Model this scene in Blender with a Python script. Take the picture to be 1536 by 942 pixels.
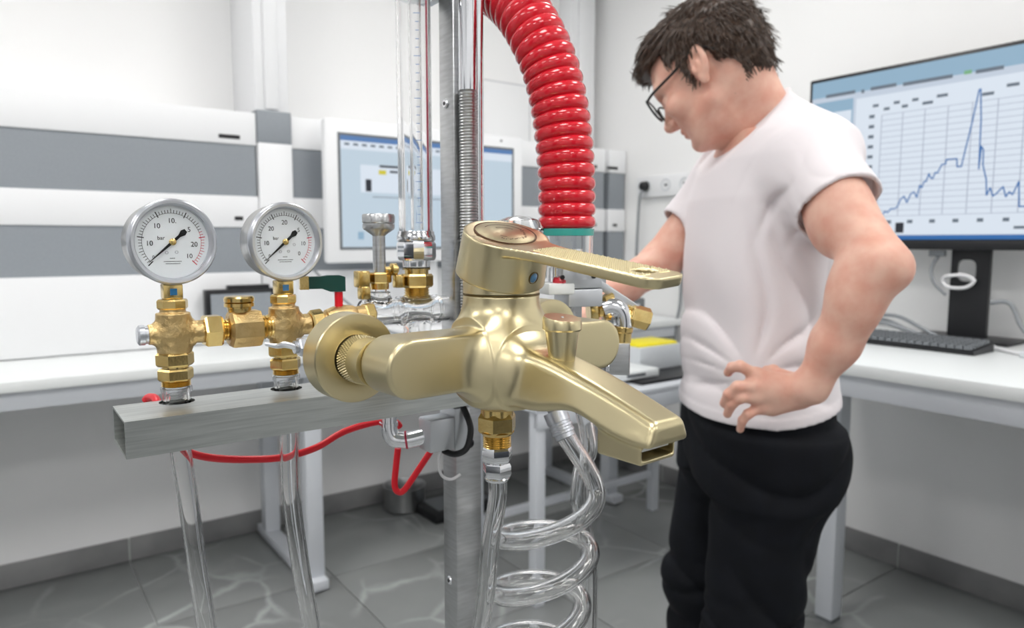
import bpy, bmesh, math, random
import numpy as np
from mathutils import Vector, Matrix
random.seed(7); np.random.seed(7)
for o in list(bpy.data.objects): bpy.data.objects.remove(o, do_unlink=True)
scene = bpy.context.scene
col = scene.collection
# ------------------------------------------------------------------ camera, light, exposure
FPX = 1069.0; CAMZ = 1.25; PITCH = math.atan((471-362)/FPX)
cam_d = bpy.data.cameras.new('camera'); cam = bpy.data.objects.new('camera', cam_d); col.objects.link(cam)
cam.location = (0, 0, CAMZ); cam.rotation_euler = (math.pi/2-PITCH, 0, 0)
cam_d.sensor_width = 36.0; cam_d.lens = 36.0*FPX/1536.0; cam_d.clip_start = 0.02
cam_d.dof.use_dof = True; cam_d.dof.focus_distance = 0.56; cam_d.dof.aperture_fstop = 8.0
scene.camera = cam
scene.view_settings.view_transform = 'Standard'; scene.view_settings.look = 'None'
scene.view_settings.gamma = 1.0; scene.view_settings.use_curve_mapping = False
scene.view_settings.exposure = 0.0
world = bpy.data.worlds.new('world'); scene.world = world; world.use_nodes = True
world.node_tree.nodes['Background'].inputs[0].default_value = (0.9, 0.95, 1, 1)
world.node_tree.nodes['Background'].inputs[1].default_value = 0.3
LIGHT = 13.5          # emission of the ceiling light panels
# room frame: corner of the two visible walls, U runs along the left wall, V along the right wall
CX, CY = 0.44, 4.10
UD = Vector((-0.811, -0.585, 0)); VD = Vector((0.585, -0.811, 0))
RM = Matrix(((UD.x, VD.x, 0, CX), (UD.y, VD.y, 0, CY), (0, 0, 1, 0), (0, 0, 0, 1)))
RU, RV, RH = 5.4, 5.6, 2.85
def R(u, v, z): return Vector((CX, CY, z)) + UD*u + VD*v
def P(px, py, Y):
    """world point on the plane y = Y that was measured at this place of the photograph"""
    dx = (px-768)/FPX; dy = -(py-471)/FPX
    d = Vector((dx, math.cos(PITCH)+dy*math.sin(PITCH), -math.sin(PITCH)+dy*math.cos(PITCH)))
    return Vector((0, 0, CAMZ)) + d*(Y/d.y)
# ------------------------------------------------------------------ materials
def lin(c):
    return tuple((x/255/12.92) if x/255 <= 0.04045 else ((x/255+0.055)/1.055)**2.4 for x in c)+(1,)
MATS = {}
def mat(name, c, rough=0.5, metal=0.0, noise=None, bump=None, trans=0, ior=1.45, emit=None, coat=0, aniso=0, sss=0, spec=None, stretch=None):
    """noise=(scale, second colour, amount)  bump=(scale, strength)"""
    m = bpy.data.materials.new(name); m.use_nodes = True; MATS[name] = m
    nt = m.node_tree; b = nt.nodes['Principled BSDF']
    b.inputs['Base Color'].default_value = lin(c); b.inputs['Roughness'].default_value = rough; b.inputs['Metallic'].default_value = metal
    b.inputs['IOR'].default_value = ior
    if trans: b.inputs['Transmission Weight'].default_value = trans
    if coat: b.inputs['Coat Weight'].default_value = coat; b.inputs['Coat Roughness'].default_value = 0.08
    if aniso: b.inputs['Anisotropic'].default_value = aniso
    if spec is not None: b.inputs['Specular IOR Level'].default_value = spec
    if sss:
        b.inputs['Subsurface Weight'].default_value = sss; b.inputs['Subsurface Radius'].default_value = (1, .35, .2); b.inputs['Subsurface Scale'].default_value = 0.006
    if emit:
        b.inputs['Emission Color'].default_value = lin(emit[0]); b.inputs['Emission Strength'].default_value = emit[1]
    if noise or bump:
        tc = nt.nodes.new('ShaderNodeTexCoord'); src = tc.outputs['Object']
        if stretch:
            mp = nt.nodes.new('ShaderNodeMapping'); mp.inputs['Scale'].default_value = stretch
            nt.links.new(src, mp.inputs['Vector']); src = mp.outputs['Vector']
    if noise:
        n = nt.nodes.new('ShaderNodeTexNoise'); n.inputs['Scale'].default_value = noise[0]; n.inputs['Detail'].default_value = 6
        nt.links.new(src, n.inputs['Vector'])
        r = nt.nodes.new('ShaderNodeMapRange'); r.inputs['From Min'].default_value = 0.35; r.inputs['From Max'].default_value = 0.65
        r.inputs['To Max'].default_value = noise[2]
        nt.links.new(n.outputs['Fac'], r.inputs['Value'])
        x = nt.nodes.new('ShaderNodeMix'); x.data_type = 'RGBA'
        x.inputs['A'].default_value = lin(c); x.inputs['B'].default_value = lin(noise[1])
        nt.links.new(r.outputs['Result'], x.inputs['Factor']); nt.links.new(x.outputs['Result'], b.inputs['Base Color'])
    if bump:
        n = nt.nodes.new('ShaderNodeTexNoise'); n.inputs['Scale'].default_value = bump[0]; n.inputs['Detail'].default_value = 4
        nt.links.new(src, n.inputs['Vector'])
        bp = nt.nodes.new('ShaderNodeBump'); bp.inputs['Strength'].default_value = bump[1]; bp.inputs['Distance'].default_value = 0.002
        nt.links.new(n.outputs['Fac'], bp.inputs['Height']); nt.links.new(bp.outputs['Normal'], b.inputs['Normal'])
    return m
mat('wall_paint', (247, 247, 247), 0.6, bump=(60, 0.05))
mat('wall_grey', (212, 213, 215), 0.6, bump=(60, 0.05))  # unseen walls behind the camera, greyed so metal reflects more than white
mat('added_door_dark', (58, 62, 68), 0.4)  # dark tone of the doors added for reflections in the metal
mat('ceiling_paint', (245, 245, 245), 0.7)
mat('panel_white', (240, 241, 243), 0.4)
mat('panel_grey', (148, 154, 160), 0.5, noise=(180, (138, 144, 150), 0.5))
mat('desk_white', (236, 239, 239), 0.3)
mat('frame_white', (214, 218, 224), 0.35)
mat('skirting', (146, 146, 146), 0.45, noise=(5, (118, 118, 120), 0.8))
mat('grout', (190, 194, 192), 0.8)
mat('champagne', (212, 199, 160), 0.30, 1.0, bump=(1800, 0.03))
mat('champagne_dark', (110, 94, 60), 0.4, 1.0)
mat('engraving', (86, 58, 40), 0.6)
mat('brass', (222, 196, 132), 0.22, 1.0, noise=(90, (200, 166, 98), 0.55), bump=(500, 0.04))
mat('brass_cast', (214, 188, 136), 0.36, 1.0, noise=(120, (190, 158, 104), 0.6), bump=(700, 0.22))
mat('chrome', (228, 229, 232), 0.09, 1.0)
mat('steel', (196, 197, 198), 0.28, 1.0, noise=(40, (165, 166, 166), 0.5), bump=(300, 0.03), stretch=(1, 1, 8))
mat('steel_brushed', (206, 209, 206), 0.33, 1.0, noise=(26, (166, 170, 168), 0.6), bump=(120, 0.05), stretch=(0.6, 6, 16))
mat('aluminium', (206, 209, 213), 0.40, 0.7)
mat('zinc', (205, 208, 214), 0.3, 0.9)
mat('clear', (255, 255, 255), 0.015, trans=1.0, ior=1.42)
mat('glass', (255, 255, 255), 0.0, trans=1.0, ior=1.47)
mat('thin_glass', (255, 255, 255), 0.0, trans=1.0, ior=1.05)
mat('dial_white', (238, 243, 246), 0.5)
mat('ink_black', (22, 24, 28), 0.5)
mat('ink_red', (205, 50, 80), 0.5)
mat('red_hose', (208, 14, 36), 0.16, coat=0.6, noise=(35, (224, 38, 54), 0.5))
mat('red_tube', (226, 24, 42), 0.3)
mat('teal', (60, 160, 150), 0.25)
mat('green_plastic', (18, 66, 58), 0.35)
mat('black_plastic', (24, 25, 28), 0.4)
mat('grey_plastic', (110, 114, 118), 0.45)
mat('light_plastic', (214, 218, 222), 0.4)
mat('yellow', (240, 224, 30), 0.45)
mat('paper', (244, 245, 246), 0.7)
mat('paper_ink', (196, 198, 202), 0.7)
mat('white_cable', (222, 222, 224), 0.4)
mat('grey_cable', (140, 144, 148), 0.45)
mat('blue_gem', (58, 120, 168), 0.08, coat=1)
mat('red_gem', (200, 30, 50), 0.12, coat=1)
mat('screen_big', (20, 24, 28), 0.3, emit=((214, 226, 242), 0.78))
mat('screen_small', (20, 24, 28), 0.3, emit=((208, 226, 240), 0.80))
mat('scr_bar', (10, 10, 10), 0.4, emit=((160, 196, 222), 0.75))
mat('scr_pale', (10, 10, 10), 0.4, emit=((226, 236, 248), 0.9))
mat('scr_grid', (10, 10, 10), 0.4, emit=((190, 200, 220), 0.72))
mat('scr_blue', (10, 10, 10), 0.4, emit=((52, 118, 190), 0.75))
mat('scr_navy', (10, 10, 10), 0.4, emit=((96, 140, 200), 0.75))
mat('scr_text', (10, 10, 10), 0.4, emit=((128, 142, 158), 0.6))
mat('scr_dark', (10, 10, 10), 0.4, emit=((44, 48, 60), 0.6))
mat('scr_yellow', (10, 10, 10), 0.4, emit=((226, 214, 60), 0.8))
mat('scr_green', (10, 10, 10), 0.4, emit=((130, 190, 140), 0.8))
mat('skin', (230, 186, 166), 0.5, noise=(34, (216, 152, 132), 0.7), bump=(420, 0.10), sss=0.12)
mat('lips', (196, 122, 108), 0.45)
mat('eye_white', (236, 232, 228), 0.2)
mat('hair', (54, 41, 34), 0.38, noise=(160, (92, 72, 58), 0.7), bump=(500, 0.3))
mat('shirt', (232, 226, 229), 0.85, bump=(900, 0.12))
mat('trousers', (11, 14, 21), 0.8, noise=(30, (6, 8, 12), 0.6), bump=(1000, 0.1), spec=0.25)
mat('shoe', (26, 26, 28), 0.5)
mat('lamp', (255, 255, 255), 0.5, emit=((255, 253, 250), LIGHT))
def tile_material():
    m = bpy.data.materials.new('tile'); m.use_nodes = True; MATS['tile'] = m
    nt = m.node_tree; b = nt.nodes['Principled BSDF']; b.inputs['Roughness'].default_value = 0.2
    g = nt.nodes.new('ShaderNodeNewGeometry'); w = nt.nodes.new('ShaderNodeTexNoise'); w.inputs['Scale'].default_value = 2.2; w.inputs['Detail'].default_value = 5
    nt.links.new(g.outputs['Position'], w.inputs['Vector'])
    mx = nt.nodes.new('ShaderNodeMix'); mx.data_type = 'VECTOR'; mx.inputs['Factor'].default_value = 0.16
    nt.links.new(g.outputs['Position'], mx.inputs['A']); nt.links.new(w.outputs['Color'], mx.inputs['B'])
    v = nt.nodes.new('ShaderNodeTexVoronoi'); v.feature = 'DISTANCE_TO_EDGE'; v.inputs['Scale'].default_value = 3.6
    nt.links.new(mx.outputs['Result'], v.inputs['Vector'])
    r = nt.nodes.new('ShaderNodeMapRange'); r.inputs['From Max'].default_value = 0.045; r.inputs['To Min'].default_value = 0.55; r.inputs['To Max'].default_value = 0
    nt.links.new(v.outputs['Distance'], r.inputs['Value'])
    n2 = nt.nodes.new('ShaderNodeTexNoise'); n2.inputs['Scale'].default_value = 1.6; n2.inputs['Detail'].default_value = 3
    nt.links.new(g.outputs['Position'], n2.inputs['Vector'])
    r2 = nt.nodes.new('ShaderNodeMapRange'); r2.inputs['From Min'].default_value = 0.45; r2.inputs['From Max'].default_value = 0.65
    nt.links.new(n2.outputs['Fac'], r2.inputs['Value'])
    mu = nt.nodes.new('ShaderNodeMath'); mu.operation = 'MULTIPLY'
    nt.links.new(r.outputs['Result'], mu.inputs[0]); nt.links.new(r2.outputs['Result'], mu.inputs[1])
    c1 = nt.nodes.new('ShaderNodeMix'); c1.data_type = 'RGBA'; c1.inputs['A'].default_value = lin((128, 129, 130)); c1.inputs['B'].default_value = lin((160, 164, 163))
    nt.links.new(w.outputs['Fac'], c1.inputs['Factor'])
    c2 = nt.nodes.new('ShaderNodeMix'); c2.data_type = 'RGBA'; c2.inputs['B'].default_value = lin((222, 228, 226))
    nt.links.new(c1.outputs['Result'], c2.inputs['A']); nt.links.new(mu.outputs['Value'], c2.inputs['Factor'])
    nt.links.new(c2.outputs['Result'], b.inputs['Base Color'])
tile_material()
# ------------------------------------------------------------------ mesh helpers
def tag(o, label=None, cat=None, group=None, kind=None):
    if label: o['label'] = label
    if cat: o['category'] = cat
    if group: o['group'] = group
    if kind: o['kind'] = kind
    return o
def mk(name, verts, faces, m, parent=None, smooth=35, world=False):
    me = bpy.data.meshes.new(name)
    if world and parent is not None:
        inv = parent.matrix_basis.inverted(); verts = [inv @ Vector(v) for v in verts]
    me.from_pydata([tuple(v) for v in verts], [], [tuple(f) for f in faces]); me.update()
    if smooth:
        me.polygons.foreach_set('use_smooth', [True]*len(me.polygons)); me.set_sharp_from_angle(angle=math.radians(smooth))
    me.materials.append(MATS[m])
    o = bpy.data.objects.new(name, me); col.objects.link(o); o.parent = parent
    return o
def mk_np(name, V, F, m, parent=None, smooth=True):
    me = bpy.data.meshes.new(name)
    if parent is not None:
        inv = np.array(parent.matrix_basis.inverted()); V = V @ inv[:3, :3].T + inv[:3, 3]
    me.vertices.add(len(V)); me.vertices.foreach_set('co', V.astype(np.float32).ravel())
    me.loops.add(F.size); me.loops.foreach_set('vertex_index', F.astype(np.int32).ravel())
    me.polygons.add(len(F)); k = F.shape[1]
    me.polygons.foreach_set('loop_start', np.arange(0, F.size, k, dtype=np.int32))
    me.polygons.foreach_set('use_smooth', np.full(len(F), smooth))
    me.update(calc_edges=True); me.validate()
    me.materials.append(MATS[m])
    o = bpy.data.objects.new(name, me); col.objects.link(o); o.parent = parent
    return o
def thing(name, label, cat, loc=(0, 0, 0), rotz=0, group=None, M=None):
    o = bpy.data.objects.new(name, None); o.empty_display_size = 0.02; col.objects.link(o)
    o.matrix_basis = M if M is not None else Matrix.Translation(loc) @ Matrix.Rotation(rotz, 4, 'Z')
    return tag(o, label, cat, group)
def axisM(p, d, up=(0, 0, 1)):
    """matrix whose z axis points along d, placed at p"""
    z = Vector(d).normalized(); u = Vector(up)
    if abs(z.dot(u.normalized())) > 0.99: u = Vector((1, 0, 0))
    x = u.cross(z).normalized(); y = z.cross(x)
    return Matrix(((x.x, y.x, z.x, p[0]), (x.y, y.y, z.y, p[1]), (x.z, y.z, z.z, p[2]), (0, 0, 0, 1)))
def spline(pts, n=8):
    pts = [Vector(p) for p in pts]; out = []
    for i in range(len(pts)-1):
        p0 = pts[max(i-1, 0)]; p1 = pts[i]; p2 = pts[i+1]; p3 = pts[min(i+2, len(pts)-1)]
        for k in range(n):
            t = k/n
            out.append(0.5*((2*p1)+(p2-p0)*t+(2*p0-5*p1+4*p2-p3)*t*t+(3*p1-p0-3*p2+p3)*t**3))
    out.append(pts[-1]); return out
class MB:
    def __init__(s): s.v = []; s.f = []
    def add(s, vs, fs, M=None):
        b = len(s.v); s.v += [(M @ Vector(v)) if M is not None else Vector(v) for v in vs]
        s.f += [tuple(b+i for i in f) for f in fs]; return s
    def box(s, c, size, M=None, bev=0.0):
        hx, hy, hz = size[0]/2, size[1]/2, size[2]/2
        bev = min(bev, hx*.9, hy*.9, hz*.9)
        if bev <= 0:
            vs = [(c[0]+x*hx, c[1]+y*hy, c[2]+z*hz) for x in (-1, 1) for y in (-1, 1) for z in (-1, 1)]
            return s.add(vs, [(0, 1, 3, 2), (4, 6, 7, 5), (0, 4, 5, 1), (2, 3, 7, 6), (0, 2, 6, 4), (1, 5, 7, 3)], M)
        bm = bmesh.new(); bmesh.ops.create_cube(bm, size=1.0)
        for v in bm.verts: v.co = Vector((v.co.x*2*hx, v.co.y*2*hy, v.co.z*2*hz))
        bmesh.ops.bevel(bm, geom=list(bm.edges), offset=bev, segments=2, profile=0.5, affect='EDGES')
        bm.verts.index_update()
        vs = [v.co+Vector(c) for v in bm.verts]; fs = [[v.index for v in f.verts] for f in bm.faces]; bm.free()
        return s.add(vs, fs, M)
    def lathe(s, prof, n=32, M=None, caps=True, a0=0.0):
        vs = []; fs = []
        for r, z in prof:
            for k in range(n):
                a = a0+2*math.pi*k/n; vs.append((r*math.cos(a), r*math.sin(a), z))
        for i in range(len(prof)-1):
            for k in range(n):
                k2 = (k+1) % n; fs.append((i*n+k, i*n+k2, (i+1)*n+k2, (i+1)*n+k))
        if caps:
            fs.append(tuple(reversed(range(n)))); fs.append(tuple(range((len(prof)-1)*n, len(prof)*n)))
        return s.add(vs, fs, M)
    def ring(s, r0, r1, z0, z1, n=32, M=None):
        """hollow cylinder wall"""
        vs = []; fs = []
        for r, z in ((r1, z0), (r1, z1), (r0, z1), (r0, z0)):
            for k in range(n):
                a = 2*math.pi*k/n; vs.append((r*math.cos(a), r*math.sin(a), z))
        for i in range(4):
            j = (i+1) % 4
            for k in range(n):
                k2 = (k+1) % n; fs.append((i*n+k, i*n+k2, j*n+k2, j*n+k))
        return s.add(vs, fs, M)
    def nut(s, r, h, M=None, n=6, cham=0.12, hole=0, a0=0.0):
        c = r*cham
        return s.lathe([(r*.9, 0), (r, c), (r, h-c), (r*.9, h)], n, M, a0=a0)
    def thread(s, r, h, turns, M=None, n=24):
        prof = []
        for i in range(turns):
            z = h*i/turns; p = h/turns
            prof += [(r*.9, z), (r, z+p*.5)]
        prof.append((r*.9, h)); return s.lathe(prof, n, M)
    def tube(s, pts, r, n=12, caps=True, inner=None):
        pts = [Vector(p) for p in pts]; N = len(pts)
        rs = r if isinstance(r, (list, tuple)) else [r]*N
        T = [(pts[min(i+1, N-1)]-pts[max(i-1, 0)]).normalized() for i in range(N)]
        up = Vector((0, 0, 1)) if abs(T[0].z) < 0.9 else Vector((1, 0, 0))
        x = up.cross(T[0]).normalized(); frames = []
        for i in range(N):
            x = (x-T[i]*x.dot(T[i])).normalized(); frames.append((x.copy(), T[i].cross(x)))
        def shell(rs, flip):
            vs = []; fs = []
            for i in range(N):
                fx, fy = frames[i]
                for k in range(n):
                    a = 2*math.pi*k/n; vs.append(pts[i]+fx*(rs[i]*math.cos(a))+fy*(rs[i]*math.sin(a)))
            for i in range(N-1):
                for k in range(n):
                    k2 = (k+1) % n; q = (i*n+k, i*n+k2, (i+1)*n+k2, (i+1)*n+k); fs.append(q[::-1] if flip else q)
            return vs, fs
        vs, fs = shell(rs, False)
        if inner:
            v2, f2 = shell([q*inner for q in rs], True); b = len(vs); vs += v2; fs += [tuple(i+b for i in f) for f in f2]
            e = (N-1)*n
            for k in range(n):
                k2 = (k+1) % n; fs.append((k2, k, b+k, b+k2)); fs.append((e+k, e+k2, b+e+k2, b+e+k))
        elif caps:
            fs.append(tuple(reversed(range(n)))); fs.append(tuple(range((N-1)*n, N*n)))
        return s.add(vs, fs)
    def prism(s, poly, z0, z1, M=None):
        n = len(poly); vs = [(x, y, z0) for x, y in poly]+[(x, y, z1) for x, y in poly]
        fs = [tuple(reversed(range(n))), tuple(range(n, 2*n))]+[(k, (k+1) % n, n+(k+1) % n, n+k) for k in range(n)]
        return s.add(vs, fs, M)
    def plate(s, outer, holes, z0, z1, M=None):
        """flat plate with real holes"""
        bm = bmesh.new(); loops = []
        for lp in [outer]+holes:
            vv = [bm.verts.new((x, y, z1)) for x, y in lp]; loops.append(len(lp))
            for i in range(len(vv)): bm.edges.new((vv[i], vv[(i+1) % len(vv)]))
        bmesh.ops.triangle_fill(bm, use_beauty=True, use_dissolve=False, edges=list(bm.edges), normal=(0, 0, 1))
        bm.verts.index_update(); top = [v.co.copy() for v in bm.verts]; tri = [[v.index for v in f.verts] for f in bm.faces]; bm.free()
        n = len(top); vs = top+[Vector((v.x, v.y, z0)) for v in top]; fs = list(tri)+[[i+n for i in reversed(t)] for t in tri]
        b = 0
        for L in loops:
            for i in range(L): fs.append((b+i, b+(i+1) % L, n+b+(i+1) % L, n+b+i))
            b += L
        return s.add(vs, fs, M)
    def build(s, name, m, parent=None, smooth=35, world=False):
        return mk(name, s.v, s.f, m, parent, smooth, world)
def circ(x, y, r, n=24): return [(x+r*math.cos(2*math.pi*k/n), y+r*math.sin(2*math.pi*k/n)) for k in range(n)]
def text_part(name, body, size, m, parent, M, shear=0):
    c = bpy.data.curves.new('txt', 'FONT'); c.body = body; c.size = size; c.align_x = 'CENTER'; c.align_y = 'CENTER'; c.shear = shear
    c.extrude = size*0.01
    t = bpy.data.objects.new('txt', c); col.objects.link(t)
    bpy.context.view_layer.update()
    me = bpy.data.meshes.new_from_object(t); bpy.data.objects.remove(t); bpy.data.curves.remove(c)
    me.transform(M); me.materials.clear(); me.materials.append(MATS[m]); me.name = name
    o = bpy.data.objects.new(name, me); col.objects.link(o); o.parent = parent; return o
# ------------------------------------------------------------------ smooth solids (distance field -> mesh)
class Field:
    def __init__(s, lo, hi, h):
        s.lo = np.array(lo, float); s.h = h
        s.n = [int(math.ceil((hi[i]-lo[i])/h))+1 for i in range(3)]
        s.ax = [s.lo[i]+h*np.arange(s.n[i]) for i in range(3)]
        s.d = np.full(s.n, 1.0, np.float32)
    def sl(s, lo, hi, pad):
        out = []
        for i in range(3):
            a = int(max(0, math.floor((lo[i]-pad-s.lo[i])/s.h))); b = int(min(s.n[i], math.ceil((hi[i]+pad-s.lo[i])/s.h)+1))
            out.append(slice(a, max(a, b)))
        return tuple(out)
    def xyz(s, q): return np.meshgrid(*[s.ax[i][q[i]].astype(np.float32) for i in range(3)], indexing='ij', sparse=True)
    def op(s, fn, lo=None, hi=None, k=0.0, mode='u'):
        if lo is None: lo, hi = s.lo, s.lo+s.h*np.array(s.n)
        q = s.sl(lo, hi, k+3*s.h)
        if any(t.stop <= t.start for t in q): return s
        v = fn(*s.xyz(q)); a = s.d[q]
        if mode == 'u':
            r = np.minimum(a, v)
            if k > 0: e = np.maximum(k-np.abs(a-v), 0)/k; r = r-e*e*k*0.25
        else:
            v = -v if mode == 's' else v
            r = np.maximum(a, v)
            if k > 0: e = np.maximum(k-np.abs(a-v), 0)/k; r = r+e*e*k*0.25
        s.d[q] = r; return s
    def cap(s, p, q, r0, r1=None, k=0.0, mode='u'):
        p = np.array(p, float); q = np.array(q, float); r1 = r0 if r1 is None else r1; R_ = max(r0, r1)
        ba = q-p; L = max(ba.dot(ba), 1e-12)
        def fn(x, y, z):
            t = np.clip(((x-p[0])*ba[0]+(y-p[1])*ba[1]+(z-p[2])*ba[2])/L, 0, 1)
            return np.sqrt((x-p[0]-ba[0]*t)**2+(y-p[1]-ba[1]*t)**2+(z-p[2]-ba[2]*t)**2)-(r0+(r1-r0)*t)
        return s.op(fn, np.minimum(p, q)-R_, np.maximum(p, q)+R_, k, mode)
    def ell(s, c, r, k=0.0, mode='u', rot=None):
        c = np.array(c, float); r = np.array(r, float); R_ = r.max()
        A = np.array(rot) if rot is not None else np.eye(3)
        def fn(x, y, z):
            dx, dy, dz = x-c[0], y-c[1], z-c[2]
            u = [(A[0, i]*dx+A[1, i]*dy+A[2, i]*dz)/r[i] for i in range(3)]
            k0 = np.sqrt(u[0]**2+u[1]**2+u[2]**2); k1 = np.sqrt((u[0]/r[0])**2+(u[1]/r[1])**2+(u[2]/r[2])**2)+1e-9
            return k0*(k0-1)/k1
        return s.op(fn, c-R_, c+R_, k, mode)
    def box(s, c, half, rad, k=0.0, mode='u', rot=None):
        c = np.array(c, float); b = np.array(half, float)-rad; R_ = np.linalg.norm(half)
        A = np.array(rot) if rot is not None else np.eye(3)
        def fn(x, y, z):
            dx, dy, dz = x-c[0], y-c[1], z-c[2]
            u = [np.abs(A[0, i]*dx+A[1, i]*dy+A[2, i]*dz)-b[i] for i in range(3)]
            return np.sqrt(np.maximum(u[0], 0)**2+np.maximum(u[1], 0)**2+np.maximum(u[2], 0)**2)+np.minimum(np.maximum(np.maximum(u[0], u[1]), u[2]), 0)-rad
        return s.op(fn, c-R_, c+R_, k, mode)
    def cyl(s, p, q, r, rad=0.0, k=0.0, mode='u', r1=None):
        p = np.array(p, float); q = np.array(q, float); ax = q-p; L = np.linalg.norm(ax); ax = ax/L; r1 = r if r1 is None else r1; R_ = max(r, r1)
        def fn(x, y, z):
            t = (x-p[0])*ax[0]+(y-p[1])*ax[1]+(z-p[2])*ax[2]
            rr = np.sqrt(np.maximum((x-p[0])**2+(y-p[1])**2+(z-p[2])**2-t*t, 0))
            a = rr-(r+(r1-r)*np.clip(t/L, 0, 1))+rad; b = np.abs(t-L/2)-L/2+rad
            return np.minimum(np.maximum(a, b), 0)+np.sqrt(np.maximum(a, 0)**2+np.maximum(b, 0)**2)-rad
        return s.op(fn, np.minimum(p, q)-R_, np.maximum(p, q)+R_, k, mode)
    def mesh(s, smooth=0):
        d = s.d; h = s.h; sg = d < 0
        d[0], d[-1] = np.maximum(d[0], h), np.maximum(d[-1], h)
        d[:, 0], d[:, -1] = np.maximum(d[:, 0], h), np.maximum(d[:, -1], h)
        d[:, :, 0], d[:, :, -1] = np.maximum(d[:, :, 0], h), np.maximum(d[:, :, -1], h)
        sg = d < 0
        c = sg[:-1, :-1, :-1].astype(np.int8)
        tot = c.copy()
        for i in (0, 1):
            for j in (0, 1):
                for k in (0, 1):
                    if i+j+k: tot += sg[i:i+d.shape[0]-1, j:j+d.shape[1]-1, k:k+d.shape[2]-1]
        I = np.argwhere((tot > 0) & (tot < 8)); N = len(I)
        idx = np.full(tot.shape, -1, np.int32); idx[I[:, 0], I[:, 1], I[:, 2]] = np.arange(N)
        cor = [(i, j, k) for i in (0, 1) for j in (0, 1) for k in (0, 1)]
        val = [d[I[:, 0]+a, I[:, 1]+b, I[:, 2]+e] for a, b, e in cor]
        acc = np.zeros((N, 3)); cnt = np.zeros(N)
        for a in range(8):
            for b in range(a+1, 8):
                df = [cor[b][i]-cor[a][i] for i in range(3)]
                if sum(map(abs, df)) != 1: continue
                m = (val[a] < 0) != (val[b] < 0); t = np.where(m, val[a]/np.where(m, val[a]-val[b], 1), 0)
                for i in range(3): acc[:, i] += np.where(m, cor[a][i]+df[i]*t, 0)
                cnt += m
        V = s.lo+h*(I+acc/cnt[:, None]); F = []
        for ax in range(3):
            u, w = [(1, 2), (2, 0), (0, 1)][ax]
            lo = [slice(None)]*3; hi = [slice(None)]*3; lo[ax] = slice(0, -1); hi[ax] = slice(1, None)
            A = sg[tuple(lo)]; B = sg[tuple(hi)]; E = np.argwhere(A != B)
            ok = np.ones(len(E), bool)
            for t in (u, w): ok &= (E[:, t] >= 1) & (E[:, t] < d.shape[t]-1)
            E = E[ok]; ins = A[E[:, 0], E[:, 1], E[:, 2]]
            def g(du, dw):
                Q = E.copy(); Q[:, u] += du; Q[:, w] += dw; return idx[Q[:, 0], Q[:, 1], Q[:, 2]]
            q = np.stack([g(-1, -1), g(0, -1), g(0, 0), g(-1, 0)], 1)
            q[~ins] = q[~ins][:, ::-1]; F.append(q)
        F = np.concatenate(F)
        e = np.concatenate([F[:, [0, 1]], F[:, [1, 2]], F[:, [2, 3]], F[:, [3, 0]]])
        for it in range(smooth):
            lam = 0.5 if it % 2 == 0 else -0.52
            n = np.bincount(e[:, 0], minlength=N)+np.bincount(e[:, 1], minlength=N)
            S = np.stack([np.bincount(e[:, 0], V[e[:, 1], i], N)+np.bincount(e[:, 1], V[e[:, 0], i], N) for i in range(3)], 1)
            V = V+lam*(S/np.maximum(n, 1)[:, None]-V)
        return V, F
def xf(V, M):
    A = np.array(M); return V @ A[:3, :3].T + A[:3, 3]
# ------------------------------------------------------------------ the room
def struct(name, mb, m, smooth=0):
    e = mb.build(name, m, None, smooth); e['kind'] = 'structure'; return e
fl = struct('floor', MB().box((RU/2, RV/2, -0.056), (RU+.3, RV+.3, 0.10), RM), 'grout')
tile0 = None
for i in range(9):
    for j in range(9):
        w = min(0.6, RU-i*0.6)-0.005; d = min(0.6, RV-j*0.6)-0.005
        if w < 0.05 or d < 0.05: continue
        if tile0 is None:
            tile0 = MB().box((0.3, 0.3, -0.003), (0.595, 0.595, 0.006), bev=0.0012).build('tile', 'tile', fl, 35); o = tile0
        else:
            o = tile0.copy(); col.objects.link(o); o.parent = fl
        o.matrix_basis = RM @ Matrix.Translation((i*0.6, j*0.6, 0)) @ Matrix.Diagonal(((w+.005)/.6, (d+.005)/.6, 1, 1))
struct('wall_left', MB().box((RU/2, -0.05, RH/2), (RU+.2, 0.1, RH), RM), 'wall_paint')
struct('wall_right', MB().box((-0.05, RV/2, RH/2), (0.1, RV+.2, RH), RM), 'wall_paint')
struct('wall_front', MB().box((RU/2, RV+0.05, RH/2), (RU+.2, 0.1, RH), RM), 'wall_grey')
struct('wall_back', MB().box((RU+0.05, RV/2, RH/2), (0.1, RV+.2, RH), RM), 'wall_grey')
d_ = struct('added_door_1', MB().box((RU-.02, 3.2, 1.05), (.04, .95, 2.1), RM, bev=.004), 'added_door_dark', 35)  # unseen door, added as a dark shape for the metal to reflect
MB().lathe([(.012, 0), (.012, .05), (.02, .05), (.02, .07)], 20, RM @ axisM((RU-.04, 2.82, 1.02), (-1, 0, 0))).build('added_door_handle', 'chrome', d_)
d_ = struct('added_door_2', MB().box((2.4, RV-.02, 1.05), (.95, .04, 2.1), RM, bev=.004), 'added_door_dark', 35)  # second added door out of view, also there for dark reflections
MB().lathe([(.012, 0), (.012, .05), (.02, .05), (.02, .07)], 20, RM @ axisM((2.02, RV-.04, 1.02), (0, -1, 0))).build('added_door_handle', 'chrome', d_)
struct('ceiling', MB().box((RU/2, RV/2, RH+0.05), (RU+.2, RV+.2, 0.1), RM), 'ceiling_paint')
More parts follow.
